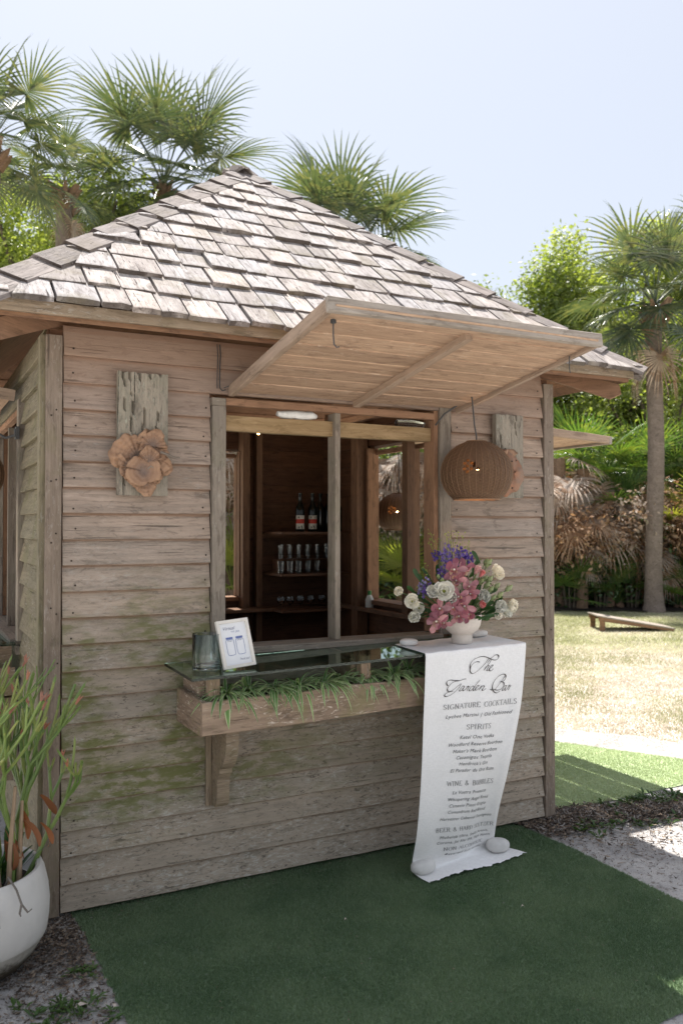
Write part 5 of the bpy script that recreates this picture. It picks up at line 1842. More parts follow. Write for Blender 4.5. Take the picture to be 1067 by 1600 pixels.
LILAC = [((1.62, -0.38, 1.325), (1.602, -0.38, 1.413)), ((1.603, -0.36, 1.34), (1.596, -0.36, 1.396))]
BUDS = [(1.681, -0.4, 1.396), (1.74, -0.37, 1.402), (1.679, -0.37, 1.413), (2.005, -0.32, 1.468), (2.0, -0.31, 1.478), (1.998, -0.34, 1.387), (1.99, -0.36, 1.339), (1.966, -0.36, 1.36), (2.063, -0.34, 1.309), (2.124, -0.33, 1.339), (2.046, -0.34, 1.356), (1.949, -0.34, 1.378), (1.999, -0.37, 1.3), (1.981, -0.33, 1.393)]
SPRIGS = [(1.786, -0.28, 1.607), (1.796, -0.3, 1.617), (1.836, -0.3, 1.627), (1.878, -0.29, 1.61), (1.805, -0.31, 1.582), (1.929, -0.28, 1.58), (1.929, -0.27, 1.597), (1.713, -0.25, 1.627), (1.727, -0.27, 1.594), (1.707, -0.26, 1.569), (1.62, -0.3, 1.443), (1.642, -0.3, 1.462), (1.581, -0.32, 1.363), (1.585, -0.33, 1.338), (1.741, -0.3, 1.479), (1.986, -0.28, 1.467), (2.059, -0.27, 1.472), (2.101, -0.28, 1.377)]
TULIP = (1.881, -0.4, 1.441); TULIP2 = (1.901, -0.41, 1.425); CARN = (1.882, -0.43, 1.279)
FOLI = [(2.006, -0.36, 1.215), (1.959, -0.38, 1.212), (1.943, -0.38, 1.252), (2.046, -0.34, 1.244), (1.603, -0.36, 1.24), (1.632, -0.35, 1.288), (1.615, -0.33, 1.312), (1.61, -0.36, 1.265), (1.697, -0.42, 1.228), (1.873, -0.41, 1.219), (1.902, -0.36, 1.278), (1.617, -0.28, 1.423), (1.665, -0.3, 1.423), (1.948, -0.33, 1.352), (2.061, -0.3, 1.346), (1.843, -0.3, 1.509), (1.718, -0.3, 1.454), (1.803, -0.4, 1.228), (1.955, -0.3, 1.501), (1.66, -0.33, 1.367), (1.877, -0.34, 1.406), (2.119, -0.3, 1.291), (1.548, -0.33, 1.358), (2.013, -0.33, 1.271)]


def floret_spike(name, a, b, mat, n, fs_, label, cat, grp, core=True, size=.013, spread=.014):
    a, b = Vector(a), Vector(b)
    r = random.Random(hash(label) % 1000 if False else len(label) * 7 + int(a.x * 1000))
    vs, fs = [], []
    ax = b - a
    for k in range(n):
        t = (k + .5) / n
        c = a.lerp(b, t)
        ang = k * 2.4
        s = size * (1.1 - .5 * t) * r.uniform(.8, 1.2)
        side = ax.normalized().orthogonal()
        side = Matrix.Rotation(ang, 3, ax.normalized()) @ side
        d = (side + ax.normalized() * .25).normalized()
        M = Matrix.Translation(c + side * spread * (1.1 - .6 * t)) @ orient(d, r.uniform(0, 6))
        for q in range(fs_):
            pv, pf = petal(s, s * .75, .3, .3, 0, 0, .4, 2, 2)
            MM = M @ Matrix.Rotation(2 * PI * q / fs_, 4, 'Z') @ Matrix.Rotation(-.5, 4, 'Y')
            bb = len(vs)
            vs += [tuple(MM @ Vector(p) - a) for p in pv]
            fs += [tuple(i + bb for i in f) for f in pf]
    o = empty(name, a)
    tag(o, label, cat, grp)
    link('florets', np_mesh('florets', vs, fs, mat), o)
    base = Vector((VB.x, VB.y, VB.z + .10)) - a
    MB().tube([base, Vector((0, 0, -.01)) * .5 + base * .3, Vector((0, 0, 0)), b - a], [.003, .0025, .0022, .001], 5).build('stem', M_STEM, o, True)
    return o


ordn = ['first', 'second', 'third', 'fourth', 'fifth', 'sixth', 'seventh', 'eighth']
DL = ['tall violet delphinium spike left of the bouquet top', 'violet delphinium spike in the middle of the bouquet top', 'tall violet delphinium spike right of the top middle', 'short violet delphinium spike at the right above the coral tulip',
      'violet delphinium tip leaning out to the left', 'dark violet delphinium low behind the green buds', 'violet delphinium leaning left from the top middle', 'small violet delphinium above the upper pink orchids']
for (a, b), lab in zip(DELPH, DL):
    floret_spike('delphinium', a, b, M_VIO, 15, 5, lab, 'flower', 'violet delphinium spikes in the bowl', size=.015, spread=.013)
for (a, b), lab in zip(LILAC, ('pale lilac hyacinth-like spike at the left of the bouquet', 'smaller lilac flower spike at the outer left')):
    floret_spike('lilac_spike', a, b, M_LIL, 22, 5, lab, 'flower', 'lilac flower spikes in the bowl', size=.013, spread=.015)
BL = ['green bud left of the big white bloom', 'green bud above the big white bloom', 'green bud furthest left in the upper bouquet', 'pale bud at the top right', 'narrow green bud at the upper right edge', 'green bud in the middle right group', 'round green bud right of the carnation',
      'pale green bud above the right white blooms', 'green bud low at the right', 'long pointed bud sticking out at the far right', 'bud beside the pointed far right bud', 'pale bud right of the tulip stem', 'bud between carnation and right white blooms', 'narrow bud under the upper right white bloom']
for k, (p, lab) in enumerate(zip(BUDS, BL)):
    o = empty('flower_bud', p)
    d = Vector((p[0] - VB.x, -.3, .35))
    s = (.9, 1.25, .8, 1.3, .9, 1.2, 1.1, 1.2, 1.1, 1.2, 1, 1, 1, 1)[k]
    o.matrix_basis = Matrix.Translation(p) @ orient(d) @ Matrix.Scale(s, 4)
    tag(o, lab, 'flower bud', 'green flower buds in the bowl')
    MB().lathe([(.003, -.012), (.0095, -.004), (.0115, .005), (.009, .016), (.004, .026), (0, .031)], 9).build('bud', M_BUD, o, True)
    for q in range(3):
        pv, pf = petal(.034, .006, -.1, .2, 0, q, .6, 4, 2)
        c = link('sepal', np_mesh('sepal', pv, pf, M_STEM), o)
        c.matrix_local = Matrix.Rotation(2.1 * q, 4, 'Z') @ Matrix.Translation((.004, 0, -.01)) @ Matrix.Rotation(-1.15, 4, 'Y')
    stem_to(o, p, o)
for k, (p, s) in enumerate(((TULIP, 1.0), (TULIP2, .8))):
    o = empty('tulip_bloom', p)
    o.matrix_basis = Matrix.Translation(p) @ orient((.2 + .2 * k, -.5, 1.0), .4) @ Matrix.Scale(s, 4)
    tag(o, 'coral pink tulip cup at the upper right of the orchids' if k == 0 else 'smaller coral tulip cup just below right of the larger one', 'flower')
    V1, F1 = layered([(3, .050, .036, 1.15, .45, .55, .001, -.02), (3, .047, .034, 1.35, .3, .5, .001, -.018), (3, .042, .03, 1.5, .3, .4, .001, -.015)], 60 + k)
    link('petals', np_mesh('petals', V1, F1, M_COR, None, True), o)
    stem_to(o, p, o)
o = empty('carnation_bloom', CARN)
o.matrix_basis = Matrix.Translation(CARN) @ orient((.1, -1, .25))
tag(o, 'coral carnation above the right side of the bowl rim', 'flower')
V1, F1 = layered([(9, .025, .018, .35, .6, .3, .004, 0), (9, .023, .016, .7, .5, .3, .004, .001), (9, .019, .014, 1.0, .4, .3, .004, .002), (7, .014, .012, 1.3, .3, .3, .003, .002)], 77)
link('petals', np_mesh('petals', V1, F1, M_COR, None, False), o)
stem_to(o, CARN, o)

# airy sprigs and foliage
USED = {}
def place_words(p):
    h = 'at the very top' if p[2] > 1.56 else 'high' if p[2] > 1.46 else 'at mid height' if p[2] > 1.34 else 'low' if p[2] > 1.24 else 'at the rim'
    w = 'far left' if p[0] < 1.62 else 'left' if p[0] < 1.73 else 'middle left' if p[0] < 1.80 else 'middle' if p[0] < 1.87 else 'right' if p[0] < 1.97 else 'far right'
    key = h + w
    USED[key] = USED.get(key, 0) + 1
    e = ('', ', nearer wall', ', outermost', ', shortest', ', lowest')[min(4, USED[key] - 1)]
    return '%s, %s in the bouquet%s' % (h, w, e)


for k, p in enumerate(SPRIGS):
    p = Vector(p)
    r = random.Random(k)
    base = Vector((VB.x, VB.y, VB.z + .1))
    mb = MB()
    low = p.lerp(base, .55)
    mb.tube([base - p, low - p, Vector((0, 0, 0))], [.0016, .0013, .0008], 4)
    for q in range(9):
        t = r.uniform(0, .45)
        s = p.lerp(low, t) - p
        e = s + Vector((r.uniform(-.02, .02), r.uniform(-.018, .018), r.uniform(.004, .028)))
        mb.tube([s, e], [.0007, .0005], 3)
        rr = r.uniform(.0022, .0042)
        mb.lathe([(0, -rr), (rr * .8, -rr * .5), (rr, 0), (rr * .7, rr * .7), (0, rr)], 6, c=tuple(e), close=False)
    o = mb.build('green_sprig', M_SPRIG, None, True, tuple(p))
    tag(o, 'thin yellow-green airy sprig %s' % place_words(p), 'sprig', 'airy green sprigs in the bouquet')
for k, p in enumerate(FOLI):
    p = Vector(p)
    base = Vector((VB.x + (p.x - VB.x) * .25, VB.y, VB.z + .11))
    d = (p - base)
    r = random.Random(k + 50)
    vs, fs = [], []
    for q in range(3):
        pv, pf = petal(r.uniform(.055, .085), r.uniform(.018, .026), r.uniform(-.5, .1), .3, .001, q, .2, 7, 2)
        M = Matrix.Translation(-d * (.12 * q)) @ d.to_track_quat('X', 'Z').to_matrix().to_4x4() @ Matrix.Rotation(r.uniform(-.7, .7), 4, 'Z') @ Matrix.Rotation(r.uniform(-.5, .3), 4, 'Y') @ Matrix.Translation((-.035, 0, 0)) @ Matrix.Rotation(r.uniform(0, 2), 4, 'X')
        b = len(vs)
        vs += [tuple(M @ Vector(v_)) for v_ in pv]; fs += [tuple(i + b for i in f) for f in pf]
    mb = MB(); mb.v, mb.f, mb.m = vs, fs, [0] * len(fs)
    mb.tube([-d, -d * .5, (0, 0, 0)], [.002, .0016, .001], 4)
    o = mb.build('leafy_stem', M_FLF, None, True, tuple(p))
    tag(o, 'dark green leafy stem %s' % place_words(p), 'foliage stem', 'dark green leafy stems in the bowl')

# ------------------------------------------------------------------ spider plants in the planter box
M_SPD = leafmat('spider_leaf_green', (.13, .26, .08), (.21, .36, .13), rough=.42, trans=.3)
M_SPL = leafmat('spider_leaf_margin', (.50, .56, .33), (.58, .62, .42), rough=.45, trans=.3, bright=(1, 1, .8))


def spider_plant(x, y, z, seed, n, label, big=1.0, extra=()):
    r = random.Random(seed)
    t = empty('spider_plant', (x, y, z))
    tag(t, label, 'plant', 'spider plants in the planter box')
    def blade(az, el, L, w, droop, name='leaf', r=r):
        vs, fs, mi = [], [], []
        ns = 10
        p = Vector((0, 0, 0)); d = Vector((math.cos(az) * math.cos(el), math.sin(az) * math.cos(el), math.sin(el)))
        side = Vector((-math.sin(az), math.cos(az), 0))
        bend = r.uniform(-.3, .3)
        for i in range(ns + 1):
            u = i / ns
            ww = w * (.55 + .45 * math.sin(min(1, u * 2) * PI / 2)) * (1 - u ** 3) + .0004
            nrm_ = side.cross(d).normalized()
            for f, h in ((-1, .0018), (-.55, 0), (.55, 0), (1, .0018)):
                vs.append(tuple(p + side * ww * f * .5 + nrm_ * h * (ww / w)))
            p = p + d * (L / ns)
            d = (d + Vector((0, 0, -droop / ns)) + side * bend / ns).normalized()
        for i in range(ns):
            for k in range(3):
                a = i * 4 + k
                fs.append((a, a + 1, a + 5, a + 4)); mi.append(0 if k == 1 else 1)
        return vs, fs, mi
    for _ in range(n):
        az = r.uniform(0, 2 * PI)
        L = r.uniform(.10, .20) * big
        el = r.uniform(.7, 1.35)
        if math.sin(az) > .2 and r.random() < .6: az = -az
        up = L * math.sin(el)
        if up > .125: el = math.asin(min(.99, .125 / L)) if L > .125 else el
        vs, fs, mi = blade(az, el, L, r.uniform(.014, .020), r.uniform(1.2, 2.7))
        top = max(v_[2] for v_ in vs)
        lim = (GZ(x) - z - .008)
        if top > lim:
            k = lim / top
            vs = [(a, b, c * k if c > 0 else c) for a, b, c in vs]
        # keep leaves off the wall
        vs = [(a, min(b, -.045 - y), c) for a, b, c in vs]
        link('leaf', np_mesh('leaf', vs, fs, [M_SPD, M_SPL], mi), t)
    for (az, el, L, w, droop) in extra:
        vs, fs, mi = blade(az, el, L, w * 1.35, droop)
        link('leaf', np_mesh('leaf', vs, fs, [M_SPD, M_SPL], mi), t)
    return t


sp = [(.635, 'leftmost spider plant in the box with a broad leaf folded over the front', [(-1.9, .5, .19, .026, 3.6), (-.9, .55, .22, .02, 2.6)]), (.74, 'second spider plant from the left in the planter box', [(-1.0, .6, .24, .012, 2.8)]),
      (.855, 'third spider plant from the left, long leaves arching over the plank', [(-1.2, .7, .27, .013, 3.2)]), (.97, 'fourth spider plant from the left with a leaf hanging straight down', [(-1.5, .6, .23, .012, 3.6)]),
      (1.09, 'spider plant just left of the middle glass support', [(-1.1, .7, .24, .012, 3.0)]), (1.21, 'spider plant behind the middle of the front plank', [(-1.0, .7, .25, .012, 2.8)]),
      (1.335, 'spider plant right of the middle glass support', [(-.9, .7, .20, .010, 2.6)]), (1.46, 'last but one spider plant before the menu cloth', [(-1.3, .65, .22, .012, 2.6)]),
      (1.565, 'rightmost spider plant spilling leaves in front of the menu cloth', [(-.75, .55, .30, .013, 2.9), (-.35, .75, .26, .009, 2.0), (-.55, .6, .28, .009, 2.4), (-.9, .35, .26, .012, 2.5)])]
for k, (x, lab, ex) in enumerate(sp):
    spider_plant(x, -.300 + rng.uniform(-.03, .03), .918 + TILT * (x - .5), 100 + k, 46, lab, 1.1, ex)

# ------------------------------------------------------------------ white pot with pencil-stemmed plant
PC = Vector((-.365, -.285, 0.004))
prof = [(.0, 0), (.165, 0), (.205, .02), (.238, .055), (.262, .095), (.274, .118), (.277, .120), (.281, .128), (.288, .18), (.290, .23), (.284, .29), (.271, .345), (.262, .365), (.255, .371), (.243, .368), (.236, .355), (.240, .33), (.24, .29), (0, .29)]
t = NT('chalky_white_pot')
v = t.objvec(False)
n1 = t.noise(v, 5, 5, .6); n2 = t.noise(v, 40, 5, .7)
sepp = t.n.new('ShaderNodeSeparateXYZ'); t.l.new(v, sepp.inputs[0])
c = t.mix(t.step(n1, .3, .7), (.60, .58, .55), (.50, .48, .45))
mud = t.step(t.math('SUBTRACT', sepp.outputs[2], t.math('MULTIPLY', n2, .10)), .0, .06, 1, 0)
damp = t.step(t.math('SUBTRACT', sepp.outputs[2], t.math('MULTIPLY', n1, .12)), .02, .09, 1, 0)
c = t.mix(t.math('MULTIPLY', damp, .6), c, (.25, .23, .18))
c = t.mix(mud, c, (.045, .035, .022))
M_POT = t.pbr(c, .8, t.bump(n2, .2, .003), .25)
o = MB().lathe(prof, 56, close=False).build('white_plant_pot', M_POT, None, True, tuple(PC))
tag(o, 'large rounded white pot with a muddy base at the left corner of the bar', 'plant pot')
MB().lathe([(.238, .29), (.12, .30), (0, .305)], 40, close=False).build('potting_soil', plain('pot_soil', (.03, .022, .016), .95, nscale=50), o, True)

M_PEN = leafmat('pencil_stem_green', (.13, .21, .055), (.20, .28, .08), (.26, .30, .09), rough=.4, trans=.1, scale=4)
M_TIP = leafmat('red_stem_tip', (.40, .16, .10), (.48, .25, .18), rough=.5, trans=.2, bright=(1, 1, 1))
M_RUST = leafmat('rust_leaf', (.30, .12, .05), (.22, .085, .04), rough=.6, trans=.3, bright=(1.2, .9, .6))
M_DRY = plain('dry_stem', (.32, .23, .15), .8)
M_DEADS = plain('dead_twig', (.16, .14, .12), .85)
pp = empty('pencil_plant', (PC.x, PC.y, PC.z + .29))
tag(pp, 'tall branching green pencil-stemmed plant with reddish tips growing in the white pot', 'plant')


def grow(p, d, L, r0, depth, r, acc, tips):
    pts = [p]
    n = 4
    dd_ = d.copy()
    for i in range(n):
        dd_ = (dd_ + Vector((r.uniform(-.09, .09), r.uniform(-.09, .09), r.uniform(0, .10)))).normalized()
        pts.append(pts[-1] + dd_ * L / n)
    end = r0 * .80
    acc.append((pts, [r0 + (end - r0) * i / n for i in range(n + 1)]))
    if depth == 0:
        tips.append((pts[-1], dd_)); return
    k = r.choice([2, 2, 3])
    for q in range(k):
        sp_ = r.uniform(.35, .75)
        side = Vector((r.uniform(-1, 1), r.uniform(-1, 1), r.uniform(-.2, .5))).normalized()
        nd = (dd_ + side * sp_).normalized()
        if nd.z < 0: nd.z = abs(nd.z) * .5
        grow(pts[-1], nd, L * r.uniform(.62, .9), end, depth - 1, r, acc, tips)


stems = [((.10, -.02), (.15, -.05, 1), .30, 3), ((.0, .0), (.3, -.1, 1), .28, 4), ((.08, .05), (-.3, -.1, 1), .26, 4), ((-.05, -.05), (.2, -.2, 1), .30, 4), ((.05, -.05), (.35, .1, 1), .24, 4), ((.06, .03), (-.02, .05, 1), .34, 3), ((.17, -.03), (.10, .05, 1), .26, 3), ((.02, -.08), (-.25, -.1, 1), .30, 3), ((.12, .06), (.45, .1, 1), .26, 3), ((.14, -.08), (.12, -.1, 1), .22, 3),
         ((-.03, .02), (-.15, .0, 1), .34, 3), ((.16, .02), (.04, -.05, 1), .36, 2), ((.19, .0), (.60, -.02, .9), .20, 3), ((.14, .0), (.4, .0, 1), .30, 3), ((.08, -.1), (.0, -.2, 1), .28, 3)]
for k, ((sx_, sy_), d, L, dep) in enumerate(stems):
    r = random.Random(200 + k * 3)
    acc, tips = [], []
    grow(Vector((sx_, sy_, -.01)), Vector(d).normalized(), L, .0105 if k < 13 else .0062, dep, r, acc, tips)
    m = MB()
    for pts, rr in acc: m.tube(pts, rr, 6, cap=False)
    for i, (p, d2) in enumerate(tips):
        if i % 3: m.tube([p, p + d2 * .012], [.0028, .0008], 5)
    o = m.build('branching_stem', M_PEN, pp, True)
    m = MB()
    for i, (p, d2) in enumerate(tips):
        if i % 6 == 0:
            for q in range(3):
                e = p + (d2 + Vector((r.uniform(-.5, .5), r.uniform(-.5, .5), r.uniform(-.1, .5)))) * .03
                m.tube([p, p.lerp(e, .5) + Vector((0, 0, .003)), e], [.0028, .0035, .0005], 5)
    if m.v: m.build('red_tip', M_TIP, o, True)
for k, (x, y, dx, dy, L) in enumerate(((.13, -.09, .02, -.03, .40), (.10, -.12, -.05, -.02, .36), (.17, -.07, .01, .0, .33))):
    MB().tube([(x, y, -.01), (x + dx * .4, y + dy * .4, L * .5), (x + dx, y + dy, L)], [.011, .009, .006], 7).build('dry_stalk', M_DRY, pp, True)
for k, pts in enumerate(([(.10, -.12, .0), (.12, -.20, .10), (.14, -.262, .075), (.155, -.285, .03), (.175, -.29, .0), (.19, -.286, .008)], [(.155, -.285, .03), (.148, -.293, .002), (.152, -.295, -.008)], [(.04, -.13, .0), (.05, -.22, .11), (.06, -.275, .06), (.075, -.289, .0), (.083, -.296, -.035)])):
    MB().tube(pts, [.004] * (len(pts) - 1) + [.002], 5).build('dead_twig', M_DEADS, pp, True)
r = random.Random(5)
for k in range(11):
    pv, pf = petal(r.uniform(.09, .13), r.uniform(.022, .032), r.uniform(-.9, -.3), .35, .002, k, .3, 7, 2)
    me = np_mesh('rusty_leaf', pv, pf, M_RUST, None, True)
    c = link('rusty_leaf', me, pp, (.22 + r.uniform(-.10, .04), -.05 + r.uniform(-.06, .06), r.uniform(.16, .34)), (r.uniform(-.6, .6), r.uniform(.3, 1.1), r.uniform(-1.2, .8)))
r = random.Random(6)
for k in range(26):
    a = r.uniform(0, 2 * PI)
    pv, pf = petal(r.uniform(.12, .22), r.uniform(.010, .022), r.uniform(-.4, .3), .3, 0, k, .6, 8, 2)
    c = link('low_leaf', np_mesh('low_leaf', pv, pf, M_FLF, None, True), pp, (.06 + r.uniform(-.12, .1), r.uniform(-.1, .08), 0), (0, -r.uniform(.7, 1.35), a))

# ------------------------------------------------------------------ lawn game board
gb = empty('lawn_game_board', (9.75, 6.75, 0))
tag(gb, 'low sloping wooden lawn game board on two short legs on the far lawn', 'game board')
a_ = Vector((9.19, 5.95, 0)); 
u_ = Vector((10.35, 6.05, 0)) - Vector((9.6, 6.9, 0))
gb.location = (9.62 + .8886 * .42, 6.62 - .4586 * .42, -.01)
gb.rotation_euler = (0, 0, math.atan2(-.8886 * .25, .8886) - rad(14))
vs = [(-.62, -.30, .235), (.62, -.30, .03), (.62, .30, .03), (-.62, .30, .235)]
m = MB(); m.add([(x, y, z + .02) for x, y, z in vs] + [(x, y, z) for x, y, z in vs], [(0, 1, 2, 3), (7, 6, 5, 4), (0, 4, 5, 1), (1, 5, 6, 2), (2, 6, 7, 3), (3, 7, 4, 0)])
m.build('deck', M_AWNG, gb)
for sy_ in (-1, 1):
    m = MB(); m.add([(-.60, sy_ * .285 - .01, .235), (.60, sy_ * .285 - .01, .035), (.60, sy_ * .285 + .01, .035), (-.60, sy_ * .285 + .01, .235), (-.60, sy_ * .285 - .01, .165), (.60, sy_ * .285 - .01, .0), (.60, sy_ * .285 + .01, .0), (-.60, sy_ * .285 + .01, .165)],
          [(0, 1, 2, 3), (7, 6, 5, 4), (0, 4, 5, 1), (1, 5, 6, 2), (2, 6, 7, 3), (3, 7, 4, 0)])
    m.build('side_board', M_RED, gb)
    MB().box((-.58, sy_ * .27 - .02, 0), (-.50, sy_ * .27 + .02, .20)).build('leg', M_RED, gb)
MB().lathe([(.075, 0), (.075, .002), (0, .003)], 20, c=(-.40, 0, .223)).build('throwing_hole', M_METAL, gb)

# ------------------------------------------------------------------ palms
def frond_data(el, seed, petiole=1.0, R=1.0, n=40, droop=.55, dead=False, fold=.25, arc=135):
    """A fan palm leaf in its own frame: petiole leaves the origin along +x at elevation el."""
    r = random.Random(seed)
    V, F = [], []
    d = Vector((math.cos(el), 0, math.sin(el)))
    pts = [Vector((0, 0, 0))]
    for i in range(8):
        d = (d + Vector((0, 0, -.05 * droop * 1.6))).normalized()
        pts.append(pts[-1] + d * petiole / 8)
    m = MB(); m.tube(pts, [.020, .016, .014, .012, .011, .010, .009, .008, .007], 5)
    V, F = list(m.v), list(m.f)
    hub = pts[-1]
    side = Vector((0, 1, 0))
    for k in range(n):
        ph = rad(-arc + 2 * arc * k / (n - 1)) + r.uniform(-.03, .03)
        L = R * (1 - .38 * (abs(ph) / rad(arc)) ** 1.6) * r.uniform(.88, 1.08)
        nrm_ = d.cross(side).normalized()
        if nrm_.z < 0: nrm_ = -nrm_
        base = hub + d * (.22 * R * max(0, math.cos(ph)) * .6)
        dirv = (d * math.cos(ph) + side * math.sin(ph) + nrm_ * (-.12 + .1 * abs(math.sin(ph)))).normalized()
        cross = (-d * math.sin(ph) + side * math.cos(ph)).normalized()
        w = .036 * R / .85
        nseg = 5
        p = base.copy(); dv = dirv.copy()
        b = len(V)
        dr = droop * r.uniform(.6, 1.5)
        twist = r.uniform(-.35, .35)
        for i in range(nseg + 1):
            u = i / nseg
            ww = w * (.35 + .65 * min(1, u * 3)) * (1 - max(0, (u - .45) / .55) ** 1.3) + .0015
            cr_ = (cross + nrm_ * (twist * u)).normalized()
            V.append(p - cr_ * ww / 2 + nrm_ * ww * fold); V.append(p); V.append(p + cr_ * ww / 2 + nrm_ * ww * fold)
            p = p + dv * L / nseg
            g = dr * (u ** 1.4) * .62
            dv = (dv + Vector((0, 0, -g))).normalized()
        for i in range(nseg):
            for q in range(2):
                a = b + i * 3 + q
                F.append((a, a + 1, a + 4, a + 3))
    return V, F


M_PALM = leafmat('palm_leaf', (.062, .092, .052), (.090, .120, .068), (.15, .165, .08), rough=.25, trans=.30, scale=2.5, spec=.8, bright=(1.5, 1.5, .7))
M_PALMY = leafmat('yellow_palm_leaf', (.22, .26, .06), (.27, .27, .08), rough=.4, trans=.4, scale=2)
M_DEADP = leafmat('dead_palm_leaf', (.40, .32, .25), (.50, .43, .37), (.28, .18, .12), rough=.7, trans=.25, scale=1.4, spec=.15, bright=(1.2, 1, .8))
M_DEADR = leafmat('rusty_dead_leaf', (.38, .24, .15), (.50, .36, .25), (.25, .14, .08), rough=.7, trans=.3, scale=1.4, spec=.1, bright=(1.2, 1, .7))
M_TRUNK = wood('palm_trunk_bark', (.25, .20, .17), (.19, .15, .125), (.10, .08, .065), knots=0, crack=.5, bumps=.8, gscale=.35, vary=0)
M_BOOT = wood('palm_boot', (.28, .19, .13), (.20, .13, .085), (.10, .065, .04), knots=0, crack=.4, bumps=.6, vary=.6)
FR = {}
for i, el in enumerate((80, 62, 45, 28, 10, -12, -38, -62)):
    for s in range(2):
        V, F = frond_data(rad(el), i * 2 + s, droop=.75 + (.35 if el < 30 else 0), n=34)
        FR[(i, s)] = np_mesh('frond', V, F, M_PALM)
        if i >= 4: FR[('d', i, s)] = np_mesh('dead_frond', frond_data(rad(el), 50 + i * 2 + s, droop=1.5, R=.8, n=30)[0], frond_data(rad(el), 50 + i * 2 + s, droop=1.5, R=.8, n=30)[1], M_DEADP)
ELS = [80, 62, 45, 28, 10, -12, -38, -62]


def palm(base, h, r0, r1, label, seed, crown=1.0, n=34, lean=(0, 0), boots=.6, yellow=0, dead=3, sides=None):
    r = random.Random(seed)
    t = empty('cabbage_palm', base)
    tag(t, label, 'palm tree', 'tall cabbage palms around the bar')
    m = MB()
    npt = 26
    P = []
    for i in range(npt + 1):
        u = i / npt
        P.append(Vector((lean[0] * u * u + .02 * math.sin(u * 9 + seed), lean[1] * u * u + .02 * math.cos(u * 7), h * u)))
    # rings of old leaf scars
    pts, rr = [], []
    for i in range(npt * 3 + 1):
        u = i / (npt * 3)
        x = u * npt; k = min(npt - 1, int(x)); f = x - k
        pts.append(P[k].lerp(P[k + 1], f))
        fl = 1 + .35 * math.exp(-u * 22)
        rr.append((r0 + (r1 - r0) * u) * fl * (1 + .018 * math.sin(i * 2.2) + r.uniform(-.012, .012)))
    m.tube(pts, rr, 16)
    m.build('trunk', M_TRUNK, t, True)
    top = P[-1]
    # leaf bases round the top
    bm_ = MB()
    for k in range(int(46 * boots)):
        a = k * 2.4; zz = -r.uniform(0, 1) * boots * .9 - .02
        c, s = math.cos(a), math.sin(a)
        R = r1 * 1.1
        b = Vector((c * R, s * R, zz)) + top
        e = b + Vector((c * r.uniform(.12, .24), s * r.uniform(.12, .24), r.uniform(.14, .26)))
        w = Vector((-s, c, 0)) * .06
        bm_.add([b - w - Vector((0, 0, .06)), b + w - Vector((0, 0, .06)), e + w * .5, e - w * .5, b - w - Vector((c * .05, s * .05, -.06)), b + w - Vector((c * .05, s * .05, -.06)), e + w * .3 - Vector((c, s, 0)) * .03, e - w * .3 - Vector((c, s, 0)) * .03],
                [(0, 1, 2, 3), (4, 7, 6, 5), (0, 4, 5, 1), (1, 5, 6, 2), (2, 6, 7, 3), (3, 7, 4, 0)])
    bm_.build('leaf_bases', M_BOOT, t)
    for k in range(n):
        q = k / n
        i = min(5, int(q ** .85 * 5.9))
        s = r.randint(0, 1)
        az = k * 2.399 + r.uniform(-.25, .25)
        o = link('frond', FR[(i, s)], t, top + Vector((0, 0, .1 - .12 * q)), (r.uniform(-.15, .15), r.uniform(-.1, .1), az), crown * r.uniform(.85, 1.12))
    for k in range(dead):
        s = r.randint(0, 1)
        link('dead_frond', FR[('d', 7, s)], t, top + Vector((0, 0, -.1)), (0, 0, r.uniform(0, 6.3)), crown * r.uniform(.8, 1))
    return t


palm(site(6.18, 16.75), 6.0, .165, .150, 'tall cabbage palm with a bare grey trunk standing right at the lawn edge', 3, 1.05, 26, (.06, -.03), .55)
palm(site(-4.4, 20.0), 9.75, .17, .16, 'cabbage palm rising above the left slope of the hut roof', 11, 1.5, 30, (.15, 0), .5, dead=0)
palm(site(-.05, 20.0), 8.0, .17, .15, 'cabbage palm showing just above the right slope of the hut roof', 17, 1.5, 30, (0, 0), .4, dead=0)
palm(site(-6.25, 15.0), 8.5, .17, .16, 'large cabbage palm cut off by the left picture edge', 23, .92, 22, (0, 0), .5, dead=2)
palm(site(-5.6, 17.0), 8.5, .16, .15, 'drooping cabbage palm crown between the left edge palm and the roof palm', 29, .72, 12, (0, 0), .5, dead=3)
palm(site(9.3, 20.5), 7.8, .16, .15, 'cabbage palm partly outside the right picture edge behind the tall trunk', 31, 1.05, 20, (0, 0), .5)

